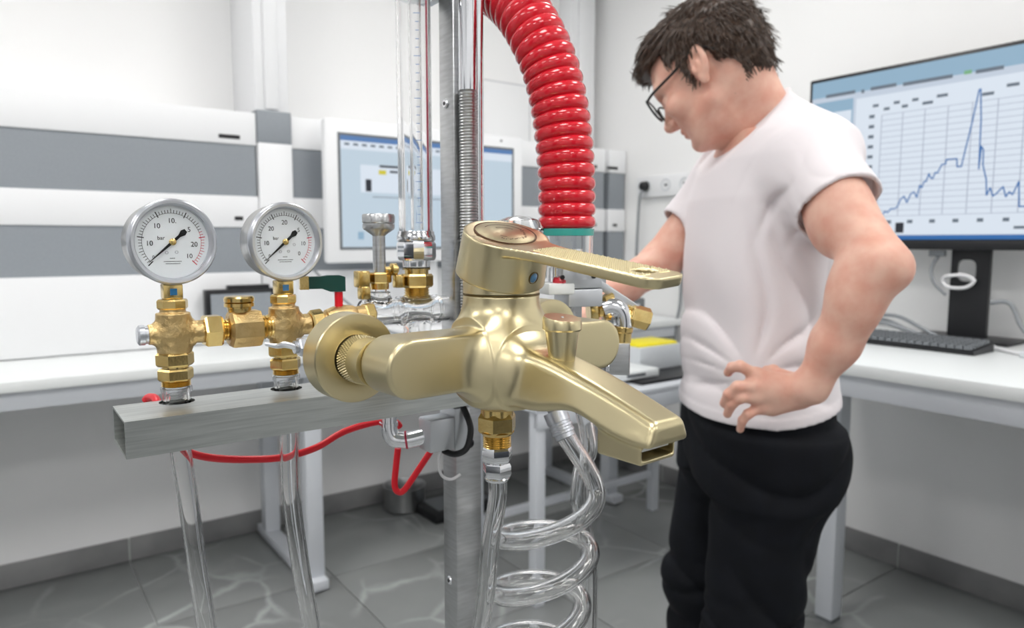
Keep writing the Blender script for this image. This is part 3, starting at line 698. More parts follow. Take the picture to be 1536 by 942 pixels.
# ------------------------------------------------------------------ pressure gauges
def gauge(G, nums, label, red0, extra):
    yaw = math.radians(45)
    n = Vector((math.sin(yaw), -math.cos(yaw), 0))
    c = Vector((G.x, G.y, 1.2495))+n*.004
    x = Vector((math.cos(yaw), math.sin(yaw), 0))
    M = Matrix(((x.x, 0, n.x, c.x), (x.y, 0, n.y, c.y), (0, 1, 0, c.z), (0, 0, 0, 1)))
    t = thing('pressure_gauge', label, 'gauge', M=M, group='pressure gauges on the beam')
    MB().lathe([(.026, -.023), (.0315, -.021), (.0330, -.018), (.0330, -.002), (.0348, -.001), (.0348, .0015)], 64).build('case', 'steel', t)
    MB().lathe([(.0330, .0015), (.0352, .0018), (.0358, .0045), (.0352, .0078), (.0338, .0092), (.0318, .0090), (.0304, .0068), (.0300, .0035), (.0300, .0015)], 64, caps=False).build('bezel', 'zinc', t)
    MB().lathe([(.0303, .0012), (.0303, .0022)], 64).build('dial', 'dial_white', t)
    MB().lathe([(.0302, .0052), (.0302, .0062)], 64).build('lens', 'thin_glass', t)
    k = MB(); rd = MB(); N = 50
    for i in range(N+1):
        a = math.radians(225-270*i/N); big = i % 10 == 0; mid = i % 5 == 0
        r0 = .0222 if big else .0236; r1 = .0274 if big or mid else .0264
        w = .00036 if big else .00020
        q = Matrix.Rotation(a, 4, 'Z')
        (rd if i >= red0 else k).box(((r0+r1)/2, 0, .0023), (r1-r0, 2*w, .0002), q)
    for s0, s1, tgt in ((0, red0, k), (red0, N, rd)):
        for i in range(s0, s1):
            a0 = math.radians(225-270*i/N); a1 = math.radians(225-270*(i+1)/N)
            for rr in (.0236,):
                tgt.add([(rr*math.cos(a0), rr*math.sin(a0), .0024), ((rr+.0003)*math.cos(a0), (rr+.0003)*math.sin(a0), .0024), ((rr+.0003)*math.cos(a1), (rr+.0003)*math.sin(a1), .0024), (rr*math.cos(a1), rr*math.sin(a1), .0024)], [(0, 1, 2, 3)])
    k.build('tick_marks', 'ink_black', t, 0); rd.build('red_tick_marks', 'ink_red', t, 0)
    for (s, a, r, sz) in nums:
        a = math.radians(a); text_part('numeral', s, sz, 'ink_black', t, Matrix.Translation((r*1.16*math.cos(a), r*1.16*math.sin(a), .0024)))
    for i, (w, y) in enumerate(((.004, -.0135), (.014, -.0162), (.011, -.0180))):
        kk = MB(); xx = -w/2
        while xx < w/2: kk.box((xx, y, .0023), (.0006, .0006, .0002)); xx += random.uniform(.0009, .0013)
        kk.build('small_print', 'ink_black', t, 0)
    for (dx, dy) in extra: MB().ring(.0008, .0014, .0022, .0026, 16, Matrix.Translation((dx, dy, 0))).build('dial_rivet', 'zinc', t)
    na = math.radians(221); q = Matrix.Rotation(na, 4, 'Z')
    nd = MB().prism([(.0255, -.0001), (.0255, .0001), (.0, .0012), (-.0075, .0011), (-.0115, .0026), (-.0145, .0016), (-.0145, -.0016), (-.0115, -.0026), (-.0075, -.0011), (.0, -.0012)], .0032, .0038, q).build('needle', 'ink_black', t, 0)
    MB().lathe([(.0028, .003), (.0028, .0042), (.0016, .0050)], 24).build('hub', 'brass', t)
    MB().lathe([(.005, .0), (.005, .002)], 12, axisM((0, .0325, -.010), (0, 1, 0))).build('vent_plug', 'black_plastic', t)
    return t
gauge(G1, [('10', 184, .0155, .0058), ('10', 132, .0150, .0058), ('10.', 88, .0150, .0058), ('5', 36, .0150, .0058), ('20', 353, .0155, .0058), ('10', 318, .0155, .0054), ('0', 219, .0170, .0036), ('bar', 160, .0080, .0045)], 'left pressure gauge with steel case above the beam end', 38, ((-.0047, -.0088), (.0032, -.0085)))
gauge(G2, [('10', 184, .0155, .0054), ('20', 138, .0150, .0054), ('20', 90, .0150, .0058), ('5', 38, .0150, .0054), ('10', 355, .0155, .0050), ('0', 322, .0150, .0050), ('0', 219, .0170, .0036), ('bar', 160, .0080, .0042)], 'right pressure gauge with steel case nearer the tap', 40, ((-.0047, -.0088), (.0032, -.0085), (.0090, -.0025)))
# ------------------------------------------------------------------ brass fittings
ZA = 1.1725
def cross(G, label, left_plug, zx):
    t = thing('brass_cross', label, 'pipe fitting', loc=(G.x, G.y, 1.127), group='brass crosses below the gauges')
    q = lambda z: Matrix.Translation((G.x, G.y, z)) @ Matrix.Rotation(.62, 4, 'Z')
    s_ = MB(); s_.box((0, 0, .0065), (.0150, .0150, .0130), q(1.2015), bev=.0012); s_.build('gauge_stem', 'brass', t, world=True)
    s_ = MB(); s_.box((0, -.0077, .0065), (.0055, .0006, .0055), q(1.2015)); s_.build('stem_mark', 'blue_gem', t, 0, world=True)
    MB().nut(.0122, .0085, q(1.193), n=8).build('hex_nut', 'brass', t, world=True)
    f = Field((-.026, -.018, -.022), (.028, .018, .024), .0008)
    f.cyl((0, 0, -.0165), (0, 0, .0175), .0135, .001); f.cyl((-.020, 0, 0), (0, 0, 0), .0085, .001, k=.006); f.cyl((0, 0, 0), (.024, 0, 0), .0098, .001, k=.008)
    f.cyl((0, 0, .0165), (0, 0, .0215), .0102, 0); gx, gy, gz = f.xyz(tuple(slice(0, q_) for q_ in f.n)); f.d += .00022*np.sin(900*gx+7*np.sin(500*gy))*np.sin(800*gz)
    V, F = f.mesh(2)
    A = Matrix(((BD.x, BN.x, 0, G.x), (BD.y, BN.y, 0, G.y), (0, 0, 1, ZA), (0, 0, 0, 1)))
    mk_np('cross_body', xf(V, A), F, 'brass_cast', t)
    MB().nut(.0152, .0118, q(1.1446)).build('hex_nut', 'brass', t, world=True)
    MB().lathe([(.0105, 0), (.0105, .002)], 20, q(1.143)).build('neck', 'brass', t, world=True)
    MB().nut(.0142, .0105, q(1.1322)).build('hex_nut', 'brass', t, world=True); MB().thread(.0118, .0052, 4, q(1.1272)).build('thread', 'brass', t, 20, world=True)
    if left_plug:
        MB().lathe([(.0075, 0), (.0075, .0025), (.0085, .003), (.0085, .007), (.0065, .0085)], 24, axisM(G-BD*.0195+Vector((0, 0, ZA)), -BD)).build('steel_plug', 'zinc', t, world=True)
    return t
cross(G1, 'brass cross fitting with steel end plug under the left gauge', True, 0)
cross(G2, 'brass cross fitting under the right gauge', False, 0)
def at1(s, dz=0): return G1+BD*s+Vector((0, 0, ZA+dz))
t = thing('check_valve', 'octagonal brass valve body with capped top between the gauges', 'valve', loc=G1+BD*.055+Vector((0, 0, 1.156)))
a = lambda s: axisM(at1(s), BD)
MB().thread(.0088, .004, 3, a(.0205)).build('thread', 'brass', t, 20, world=True)
MB().nut(.0150, .0150, a(.0235), n=6).build('union_nut', 'brass', t, world=True); MB().thread(.0098, .006, 3, a(.0383)).build('thread', 'brass', t, 20, world=True)
MB().lathe([(.0135, 0), (.0170, .0025), (.0174, .004), (.0174, .0255), (.0165, .0275), (.0125, .0285)], 8, a(.0440), a0=math.pi/8).build('valve_body', 'brass_cast', t, 25, world=True)
MB().thread(.0112, .0115, 4, a(.0715)).build('thread', 'brass', t, 20, world=True)
p = at1(.0545)
MB().lathe([(.0095, .015), (.0105, .0185), (.0105, .0195), (.0128, .0200), (.0128, .0230), (.0112, .0236), (.0128, .0242), (.0130, .0275), (.0118, .0290), (.004, .0295)], 32, Matrix.Translation(p)).build('top_cap', 'brass', t, world=True)
MB().box((0, 0, 0), (.0008, .0174*1.2, .0008), a(.058) @ Matrix.Translation((0, 0, 0))).build('casting_seam', 'brass_cast', t, 0, world=True)
# ball valve with green lever behind the tap rosette
t = thing('ball_valve', 'brass ball valve with dark green lever behind the tap rosette', 'valve', loc=G2+BD*.06+Vector((0, 0, ZA-.012)))
d2 = (BD+Vector((0, 0, .10))).normalized()
b2 = lambda s: axisM(G2+Vector((0, 0, ZA))+BD*.0215+d2*s, d2)
MB().thread(.0085, .004, 2, b2(0)).build('thread', 'brass', t, 20, world=True)
MB().nut(.0125, .0125, b2(.003), n=8).build('union_nut', 'brass', t, world=True)
MB().lathe([(.0085, 0), (.0085, .003), (.0105, .004), (.0125, .012), (.0128, .022), (.0105, .032), (.009, .034), (.009, .045)], 28, b2(.0155)).build('valve_body', 'brass_cast', t, world=True)
MB().nut(.0110, .010, b2(.058)).build('end_nut', 'brass', t, world=True)
vc = b2(.032).translation
MB().lathe([(.004, .010), (.004, .026)], 16, Matrix.Translation(vc)).build('stem', 'red_tube', t, world=True)
hM = Matrix.Translation(vc+Vector((0, 0, .0265))) @ Matrix.Rotation(math.atan2(BD.y, BD.x)-.25, 4, 'Z')
poly = [(.006, 0), (.006, .014), (.001, .0155), (-.010, .0155), (-.018, .0145), (-.028, .0145), (-.028, .003), (-.016, .003), (-.008, .0)]
MB().prism(poly, -.0055, .0055, hM @ Matrix.Rotation(math.pi/2, 4, 'X')).build('lever', 'green_plastic', t, 20, world=True)
MB().prism([(-.028, .0025), (-.028, .0150), (-.036, .0150), (-.036, .0025)], -.0058, .0058, hM @ Matrix.Rotation(math.pi/2, 4, 'X')).build('lever_end', 'brass', t, 20, world=True)
# zinc eye bolt and grey clamp behind the rosette
t = thing('eye_bolt', 'bent zinc bolt with hex nut across the right brass cross', 'bolt', loc=P(425, 520, .60))
MB().tube(spline([P(398, 516, .602), P(415, 519, .600), P(428, 517, .598), P(446, 521, .594)]), [.0014+.0014*min(i/14, 1) for i in range(25)], 10).build('bent_rod', 'zinc', t, world=True)
MB().lathe([(.0055, 0), (.0055, .004)], 20, axisM(P(441, 521, .595), BD)).build('washer', 'zinc', t, world=True); MB().nut(.0085, .006, axisM(P(447, 521, .595), BD)).build('hex_nut', 'zinc', t, world=True)
# ------------------------------------------------------------------ clear hoses through the beam
def hose(G, pts, label):
    t = thing('clear_hose', label, 'hose', loc=(G.x, G.y, 1.09), group='clear hoses through the beam')
    MB().ring(.0088, .0112, 1.0885, 1.1255, 28, Matrix.Translation((G.x, G.y, 0))).build('collar', 'clear', t, world=True)
    MB().ring(.0114, .0126, 1.1225, 1.1262, 28, Matrix.Translation((G.x, G.y, 0))).build('collar_rim', 'clear', t, world=True)
    MB().tube(spline([Vector((G.x, G.y, 1.120)), Vector((G.x, G.y, 1.10))]+pts, 10), .0086, 20, inner=.74).build('hose', 'clear', t, world=True)
hose(G1, [Vector((G1.x+.001, G1.y, 1.07)), P(281, 740, .606), P(296, 850, .615), P(311, 950, .62), P(326, 1100, .62), P(335, 1500, .62)], 'left clear plastic hose hanging below the beam end')
hose(G2, [Vector((G2.x+.001, G2.y, 1.07)), P(436, 740, .660), P(451, 850, .665), P(468, 950, .67), P(484, 1100, .67), P(495, 1500, .67)], 'second clear plastic hose hanging below the right gauge')
# thin red tubes
t = thing('red_tube', 'thin red air tube sagging below the beam behind the hoses', 'tube', loc=P(350, 690, .66))
MB().tube(spline([P(219, 600, .625), P(224, 596, .622), P(233, 598, .612), P(239, 610, .604), P(252, 640, .608), P(270, 668, .615), P(290, 681, .628), P(330, 688, .65), P(385, 689, .68), P(430, 685, .70), P(475, 671, .722), P(515, 648, .74), P(560, 634, .755), P(590, 632, .765), P(600, 640, .77)], 8), .0036, 12).build('tube', 'red_tube', t, world=True)
t = thing('red_tube', 'red air tube hanging in a V loop above the steel pot', 'tube', loc=P(595, 735, .77))
MB().tube(spline([P(597, 672, .775), P(594, 700, .775), P(592, 728, .775), P(598, 738, .775), P(608, 733, .775), P(632, 698, .775), P(652, 668, .778)], 8), .0036, 12).build('tube', 'red_tube', t, world=True)
# ------------------------------------------------------------------ elbow pipe and actuator under the beam
t = thing('actuator', 'grey metal actuator block with chrome elbow pipe under the beam', 'actuator', loc=P(650, 650, .745))
ya = .745
MB().tube(spline([P(583, 590, ya), P(583, 625, ya), P(584, 645, ya), P(590, 657, ya), P(602, 660, ya), P(618, 659, ya), P(640, 653, ya)], 6), .0088, 20).build('elbow_pipe', 'chrome', t, world=True)
MB().ring(.0086, .0098, 0, .004, 24, axisM(P(583, 633, ya), (0, 0, -1))).build('pipe_ring', 'chrome', t, world=True); MB().ring(.0086, .0097, 0, .002, 24, axisM(P(608, 660, ya), (1, .12, .12))).build('pipe_band', 'ink_red', t, world=True)
A = Matrix(((BD.x, BN.x, 0, 0), (BD.y, BN.y, 0, 0), (0, 0, 1, 0), (0, 0, 0, 1)))
q = Matrix.Translation(P(655, 649, .745)) @ A
MB().box((0, 0, .0), (.030, .026, .035), q, bev=.002).build('front_block', 'aluminium', t, world=True)
MB().box((.025, .004, .003), (.020, .034, .047), q, bev=.0025).build('rear_block', 'aluminium', t, world=True)
MB().lathe([(.005, 0), (.005, .006), (.003, .008)], 14, q @ Matrix.Translation((.035, -.006, -.015)) @ Matrix.Rotation(math.pi/2, 4, 'X')).build('cable_gland', 'black_plastic', t, world=True)
MB().tube(spline([P(690, 602, .755), P(700, 622, .745), P(706, 645, .74), P(700, 672, .735), P(684, 681, .735), P(668, 677, .74), P(660, 668, .745)], 8), .0034, 10).build('black_cable', 'black_plastic', t, world=True)
MB().tube(spline([P(664, 668, .74), P(658, 690, .74), P(662, 712, .745), P(676, 719, .755), P(690, 712, .768)], 8), .0016, 8).build('white_wire', 'white_cable', t, world=True)
# ------------------------------------------------------------------ sight glass and glass manifold behind the beam
SG = Vector((-.103, .77, 0))
t = thing('sight_glass', 'tall clear sight glass tube with chrome end caps before the post', 'sight glass', loc=(SG.x, SG.y, 1.176))
q = Matrix.Translation((SG.x, SG.y, 0))
zt = lambda y: CAMZ-(y-362)*.775/FPX
MB().ring(.0155, .0182, zt(352), zt(12), 40, q).build('glass_tube', 'glass', t, world=True)
MB().ring(.0055, .0068, zt(345), zt(14), 20, Matrix.Translation((SG.x+.001, SG.y+.003, 0))).build('reflection_tube', 'glass', t, world=True)  # added glass core standing in for a faint reflection in the tube
MB().box((SG.x+.0135, SG.y-.005, (zt(20)+zt(348))/2), (.0016, .0010, zt(20)-zt(348))).build('red_scale', 'ink_red', t, 0, world=True)
mm = MB()
for i in range(26): mm.box((SG.x+.0055, SG.y-.0142, zt(335)+i*.0085), (.007 if i % 5 == 0 else .0035, .0003, .0006))
mm.build('scale_marks', 'scr_navy', t, 0, world=True)
MB().lathe([(.0195, zt(362)), (.0205, zt(360)), (.0205, zt(354)), (.0195, zt(352)), (.0195, zt(349)), (.019, zt(347))], 40, q).build('lower_cap_ring', 'chrome', t, world=True)
MB().lathe([(.0190, zt(390)), (.0205, zt(388)), (.0212, zt(384)), (.0212, zt(366)), (.0205, zt(363)), (.0190, zt(362))], 12, q).build('lower_cap', 'chrome', t, 20, world=True)
MB().lathe([(.0195, zt(16)), (.0202, zt(13)), (.0185, zt(8)), (.0205, zt(5)), (.0205, zt(-4)), (.0185, zt(-8)), (.0205, zt(-12)), (.0205, zt(-40)), (.010, zt(-48))], 40, q).build('upper_cap', 'chrome', t, world=True)
MB().ring(.010, .0150, zt(404), zt(390), 30, q).build('clear_spacer', 'clear', t, world=True)
MB().lathe([(.0128, zt(412)), (.0128, zt(402)), (.0115, zt(400))], 28, q).build('neck', 'brass', t, world=True)
MB().nut(.0178, zt(410)-zt(430), q @ Matrix.Translation((0, 0, zt(430))), a0=.2).build('hex_nut', 'brass', t, world=True); MB().thread(.0138, zt(429)-zt(447), 5, q @ Matrix.Translation((0, 0, zt(447)))).build('thread', 'brass', t, 20, world=True)
FU = Vector((-.1385, .7455, 0))
t = thing('glass_manifold', 'horizontal clear glass manifold pipe behind the tap body', 'pipe', loc=(SG.x, SG.y, 1.158))
zm = 1.176
f = Field((-.075, -.02, -.032), (.14, .02, .024), .0012)
f.cyl((-.065, 0, 0), (.13, 0, 0), .0140, .002); f.cyl((0, 0, -.028), (0, 0, .016), .0150, .002, k=.006); f.cyl((-.043, 0, 0), (-.043, 0, .022), .0105, .001, k=.005)
f.cyl((-.0615, 0, 0), (.1265, 0, 0), .0112, 0, mode='s')
V, F = f.mesh(2); A2 = Matrix(((BD.x, BN.x, 0, SG.x), (BD.y, BN.y, 0, SG.y), (0, 0, 1, zm), (0, 0, 0, 1)))
mk_np('manifold', xf(V, A2), F, 'clear', t)
for s in (-.0225, .021): MB().ring(.0142, .0158, 0, .004, 28, axisM(SG+BD*s+Vector((0, 0, zm)), BD)).build('pipe_ring', 'clear', t, world=True)
p = BP(0, 0, 0); MB().box((SG+BD*.03+Vector((0, 0, 1.140)))[:], (.10, .026, .012), None).build('cradle', 'black_plastic', t, 0, world=True)
# funnel valve on the manifold
t = thing('funnel_valve', 'steel filling funnel on a small brass valve beside the sight glass', 'funnel', loc=(FU.x, FU.y, 1.19))
q = Matrix.Translation((FU.x, FU.y, 0)); zf = lambda y: CAMZ-(y-362)*.75/FPX
MB().lathe([(.0066, zf(410)), (.0066, zf(354)), (.0080, zf(352)), (.0160, zf(344)), (.0165, zf(342)), (.0165, zf(337)), (.0158, zf(336)), (.0168, zf(334)), (.0168, zf(324)), (.0160, zf(322)), (.0135, zf(323)), (.012, zf(340))], 36, q, caps=False).build('funnel', 'steel', t, world=True)
MB().nut(.0125, zf(408)-zf(424), q @ Matrix.Translation((0, 0, zf(424))), a0=.3).build('hex_nut', 'brass', t, world=True); MB().lathe([(.0095, zf(433)), (.0098, zf(424))], 24, q).build('collar', 'brass', t, world=True)
MB().ring(.0060, .0088, zf(455), zf(433), 24, q).build('clear_neck', 'clear', t, world=True)
pl = FU-BD*.020
MB().box((0, 0, 0), (.013, .014, .017), Matrix.Translation((pl.x, pl.y, zf(417))) @ A, bev=.0015).build('side_block', 'brass', t, world=True); MB().box((0, 0, 0), (.011, .012, .014), Matrix.Translation((pl.x+.002, pl.y, zf(437))) @ A, bev=.002).build('side_outlet', 'brass', t, world=True)
pr = Vector((FU.x, FU.y, zf(404)))
MB().lathe([(.003, .004), (.003, .012), (.0065, .0135), (.0065, .019), (.004, .021)], 20, axisM(pr, BD)).build('thumb_knob', 'brass', t, world=True)
MB().box((0, 0, 0), (.010, .010, .014), Matrix.Translation((SG-BD*.022+Vector((0, 0, zt(420))))[:]) @ A, bev=.0015).build('union_block', 'brass', t, world=True)
# ------------------------------------------------------------------ the tap (local frame: x along the spout, y along the arms away from the camera, z up)
S_ANG = math.radians(-50)
TO = Vector((-.0087, .58, 1.159))
TM = Matrix.Translation(TO) @ Matrix.Rotation(S_ANG, 4, 'Z')
tap = thing('bath_mixer_tap', 'champagne gold bath mixer tap with long spout and lever handle', 'tap', M=TM.copy())
f = Field((-.045, -.130, -.058), (.182, .130, .056), .0011)
f.cyl((0, 0, -.030), (0, 0, .0485), .0312, .0015)
AR, AL, AX = .0218, .120, .0205
def arm(x, y, z):
    yy = np.maximum(np.abs(y)-(AL-AR), 0)
    # arms swell a little towards the body
    rr = AR
    a = np.sqrt(yy*yy+z*z)-rr+.003; b = np.abs(x-.003)-AX+.003
    return np.minimum(np.maximum(a, b), 0)+np.sqrt(np.maximum(a, 0)**2+np.maximum(b, 0)**2)-.003
f.op(arm, (-.03, -.13, -.03), (.03, .13, .03), k=.026)
def sp(x, y, z):
    t = np.clip(x/.172, 0, 1)
    top = .016-.040*t**1.15+.004*np.sin(t*math.pi)
    bot = -.033-.003*np.sin(t*math.pi*.5)-.004*t+.010*np.exp(-((t-.60)/.17)**2)
    w = .0245-.0060*t+.0085*np.exp(-(t/.17)**2)
    c = (top+bot)/2; hh = (top-bot)/2; rad = .0045+.008*(1-t)**1.5
    dy = np.abs(y)-w-.0035*np.clip((c-z)/hh, -1, 1)+rad; dz = np.abs(z-c)-hh+rad; dx = np.abs(x-.086)-.086+rad
    return np.sqrt(np.maximum(dx, 0)**2+np.maximum(dy, 0)**2+np.maximum(dz, 0)**2)+np.minimum(np.maximum(np.maximum(dx, dy), dz), 0)-rad
f.op(sp, (0, -.035, -.05), (.175, .035, .03), k=.030)
f.ell((.008, 0, -.007), (.033, .046, .0285), k=.018)
# soften the casting where arms, spout and column run together
def boxblur(a, r):
    for ax in range(3):
        c = np.cumsum(np.concatenate([np.repeat(np.take(a, [0], ax), r+1, ax), a, np.repeat(np.take(a, [-1], ax), r, ax)], ax), ax)
        n_ = a.shape[ax]; a = (np.take(c, range(2*r+1, 2*r+1+n_), ax)-np.take(c, range(0, n_), ax))/(2*r+1)
    return a
bd = np.clip(f.d, -.03, .03).astype(np.float64); bl = boxblur(boxblur(boxblur(bd, 6), 6), 6)
gx, gy, gz = f.xyz(tuple(slice(0, n_) for n_ in f.n))
wt_ = np.exp(-(((gx-.020)/.038)**2+(gy/.050)**2+((gz-.002)/.030)**2)**2)
f.d = (bd*(1-wt_)+bl*wt_).astype(np.float32)
f.cyl((-.006, 0, -.0440), (-.006, 0, -.028), .0185, .002, k=.014)
f.box((.1435, 0, -.0425), (.0195, .0180, .0105), .0022, k=.004)
f.box((.160, 0, -.0450), (.014, .0158, .0046), .001, mode='s')
V, F = f.mesh(2)
mk_np('tap_body', xf(V, TM), F, 'champagne', tap)
MB().box((.1515, 0, -.0438), (.016, .0300, .0026), bev=.0006).build('outlet_insert', 'light_plastic', tap)
MB().lathe([(.0314, .0478), (.0314, .0492)], 64).build('seam_ring', 'champagne_dark', tap)
MB().lathe([(.0300, .0490), (.0312, .0496), (.0312, .0640), (.0290, .0760)], 64).build('cartridge_collar', 'champagne', tap)
# wall rosettes and knurled inlet connectors
for s, nm in ((-1, 'near'), (1, 'far')):
    y = s*.1045
    MB().lathe([(.0342, -.073), (.0352, -.072), (.0352, -.0516), (.0344, -.0505), (.0225, -.0500), (.0190, -.0508), (.0188, -.056)], 72, Matrix.Translation((0, y, 0)) @ Matrix.Rotation(math.pi/2, 4, 'Y')).build('rosette', 'champagne', tap)
    MB().lathe([(.0180, -.060), (.0180, -.018)], 48, Matrix.Translation((0, y, 0)) @ Matrix.Rotation(math.pi/2, 4, 'Y')).build('inlet_connector', 'champagne', tap)
    kn = MB()
    for r in range(5):
        for c in range(56):
            a = 2*math.pi*(c+.5*(r % 2))/56
            Mk = Matrix.Translation((0, y, 0)) @ Matrix.Rotation(math.pi/2, 4, 'Y') @ Matrix.Translation((.0180*math.cos(a), .0180*math.sin(a), -.0475+r*.0028)) @ Matrix.Rotation(a, 4, 'Z')
            kn.add([(0, -.0009, 0), (0, 0, .0013), (0, .0009, 0), (0, 0, -.0013), (.0012, 0, 0)], [(0, 4, 1), (1, 4, 2), (2, 4, 3), (3, 4, 0)], Mk)
    kn.build('knurling', 'champagne', tap, 0)['kind'] = 'stuff'
    MB().lathe([(.012, -.098), (.012, -.073)], 24, Matrix.Translation((0, y, 0)) @ Matrix.Rotation(math.pi/2, 4, 'Y')).build('supply_pipe', 'grey_plastic', tap)
# lever handle, tilted towards the spout
HT = math.radians(20)
HM = Matrix.Translation((-.004, 0, .0525)) @ Matrix.Rotation(HT, 4, 'Y') @ Matrix.Rotation(math.radians(5), 4, 'X')
hf = Field((-.042, -.042, -.006), (.182, .042, .088), .0011)
hf.cyl((0, 0, .0110), (0, 0, .0470), .0366, .0010, r1=.0346)
LS = math.radians(14.0)
def lev(x, y, z):
    zz = z-.0425-np.sin(LS)*np.maximum(x-.02, 0)*.9
    w = .0170+.0168*np.clip(1-x/.062, 0, 1)**1.6
    e = np.maximum(x-(.1635-.010), 0); ww = np.abs(y)-w+.010
    a = np.where(x > .1535, np.sqrt(np.maximum(e, 0)**2+np.maximum(ww, 0)**2)-.010, np.abs(y)-w)
    a = np.maximum(a, -x-.002); b = np.abs(zz)-.0038
    rad = .0009; a = a+rad; b = b+rad
    return np.minimum(np.maximum(a, b), 0)+np.sqrt(np.maximum(a, 0)**2+np.maximum(b, 0)**2)-rad
hf.op(lev, (-.005, -.036, .03), (.18, .036, .080), k=.0022)
hf.cyl((.142, .0, .02), (.142, .0, .08), .0066, 0, mode='s')
V, F = hf.mesh(2)
hobj = mk_np('handle', xf(V, TM @ HM), F, 'champagne', tap)
def hpart(mb, name, m, smooth=35, stuff=False):
    o = mk(name, [HM @ v for v in mb.v], mb.f, m, hobj, smooth)
    if stuff: o['kind'] = 'stuff'
    return o
kn = MB()
for i in range(38):
    for j in range(-7, 8):
        x = .046+i*.0028; y = j*.0021+(.00105 if i % 2 else 0)
        if abs(y) > .0150 or ((x-.142)**2+y*y) < .0092**2 or x > .150: continue
        if x < .060 and abs(y) > .0150-(.060-x)*.3: continue
        z = .0425+.0038+math.sin(LS)*(x-.02)*.9
        kn.add([(-.0013, 0, 0), (0, -.0009, 0), (.0013, 0, 0), (0, .0009, 0), (0, 0, .0010)], [(0, 1, 4), (1, 2, 4), (2, 3, 4), (3, 0, 4)], Matrix.Translation((x, y, z)))
hpart(kn, 'knurling', 'champagne', 0, True)
hpart(MB().ring(.0243, .0253, .0466, .0480, 64, Matrix.Translation((-.002, 0, 0))), 'cap_groove', 'engraving')
hpart(MB().lathe([(.0240, .0466), (.0240, .0479), (.0234, .0482)], 64, Matrix.Translation((-.002, 0, 0))), 'cap_disc', 'champagne')
eg = MB()
def arc(r, a0, a1, w, n=20, c=(-.002, 0)):
    for i in range(n):
        b0 = math.radians(a0+(a1-a0)*i/n); b1 = math.radians(a0+(a1-a0)*(i+1)/n)
        eg.add([(c[0]+q*math.cos(b), c[1]+q*math.sin(b), .04835) for b, q in ((b0, r), (b0, r+w), (b1, r+w), (b1, r))], [(0, 1, 2, 3)])
arc(.0170, 95, 215, .0008); arc(.0105, 110, 190, .0008); arc(.0105, -60, -30, .0008)
rr = random.Random(5)
for i in range(26):
    a = 95-i*5.6; arc(.0150+rr.uniform(-.0012, .0012), a, a-rr.uniform(2, 4.5), .0009+rr.random()*.0014, 2)
hpart(eg, 'engraved_script', 'engraving', 0)
ia = math.radians(6)
iM = Matrix.Translation((.0352*math.cos(ia), .0352*math.sin(ia), .0235)) @ Matrix.Rotation(ia, 4, 'Z') @ Matrix.Rotation(math.pi/2, 4, 'Y')
hpart(MB().lathe([(.0052, -.001), (.0052, .0008), (.0043, .0011), (.0040, .0006)], 28, iM, caps=False), 'indicator_ring', 'champagne_dark')
hpart(MB().lathe([(.0043, -.001), (.0041, .0007), (.0028, .0015), (.0004, .0018)], 28, iM), 'cold_indicator', 'blue_gem')
# diverter knob on the spout
kM = Matrix.Translation((.0715, 0, -.001))
kb = MB().lathe([(.0088, .0), (.0094, .002), (.0128, .0255), (.0128, .027)], 36, kM).build('diverter_knob', 'champagne', tap)
mk('base_ring', *(lambda q: (q.v, q.f))(MB().lathe([(.0098, .0012), (.0098, .0030)], 32, kM)), 'champagne_dark', kb)
tc = MB(); n = 36; vs = []
for rr_, z in ((.0135, .0262), (.0148, .0275), (.0148, .0335), (.0138, .0360)):
    for k in range(n):
        a = 2*math.pi*k/n; x = rr_*math.cos(a); vs.append((x, rr_*math.sin(a), z+(.0022*(-x/.0148) if z > .033 else 0)))
fs = [(i*n+k, i*n+(k+1) % n, (i+1)*n+(k+1) % n, (i+1)*n+k) for i in range(3) for k in range(n)]+[tuple(range(3*n, 4*n)), tuple(reversed(range(n)))]
tc.add(vs, fs, kM); mk('knob_cap', tc.v, tc.f, 'champagne', kb)
mk('knob_dot', *(lambda q: (q.v, q.f))(MB().lathe([(.0016, .0352), (.001, .0366)], 16, kM)), 'light_plastic', kb)
# ------------------------------------------------------------------ outlet union and hose below the tap
c = TM @ Vector((-.006, 0, 0)); q = lambda z: Matrix.Translation((c.x, c.y, z)) @ Matrix.Rotation(.35, 4, 'Z')
zo = lambda y: CAMZ-(y-362)*.585/FPX
t = thing('outlet_union', 'brass and chrome union nuts hanging below the tap body', 'pipe fitting', loc=(c.x, c.y, zo(724)))
MB().lathe([(.0138, zo(626)), (.0138, zo(607))], 32, Matrix.Translation((c.x, c.y, 0))).build('collar', 'brass', t, world=True)
MB().lathe([(.0150, 0), (.0165, .0020), (.0165, .0130), (.0145, .0165)], 6, q(zo(652))).build('union_nut', 'brass', t, 25, world=True); MB().lathe([(.0125, zo(656)), (.0145, zo(651))], 32, Matrix.Translation((c.x, c.y, 0))).build('nut_shoulder', 'brass', t, world=True)
MB().thread(.0120, zo(655)-zo(676), 6, q(zo(676))).build('thread', 'brass', t, 20, world=True)
MB().nut(.0132, zo(675)-zo(698), q(zo(698)), cham=.2).build('hex_nut', 'chrome', t, 25, world=True); MB().lathe([(.0085, zo(702)), (.0085, zo(697))], 24, Matrix.Translation((c.x, c.y, 0))).build('neck', 'chrome', t, world=True)
MB().nut(.0124, zo(700)-zo(722), q(zo(722)), cham=.2, a0=.4).build('hex_nut', 'chrome', t, 25, world=True); MB().lathe([(.0100, zo(728)), (.0106, zo(726)), (.0106, zo(724)), (.009, zo(721))], 28, Matrix.Translation((c.x, c.y, 0))).build('ferrule', 'chrome', t, world=True)
t = thing('clear_hose', 'clear hose hanging straight down from the chrome nuts below the tap', 'hose', loc=(c.x, c.y, .2))
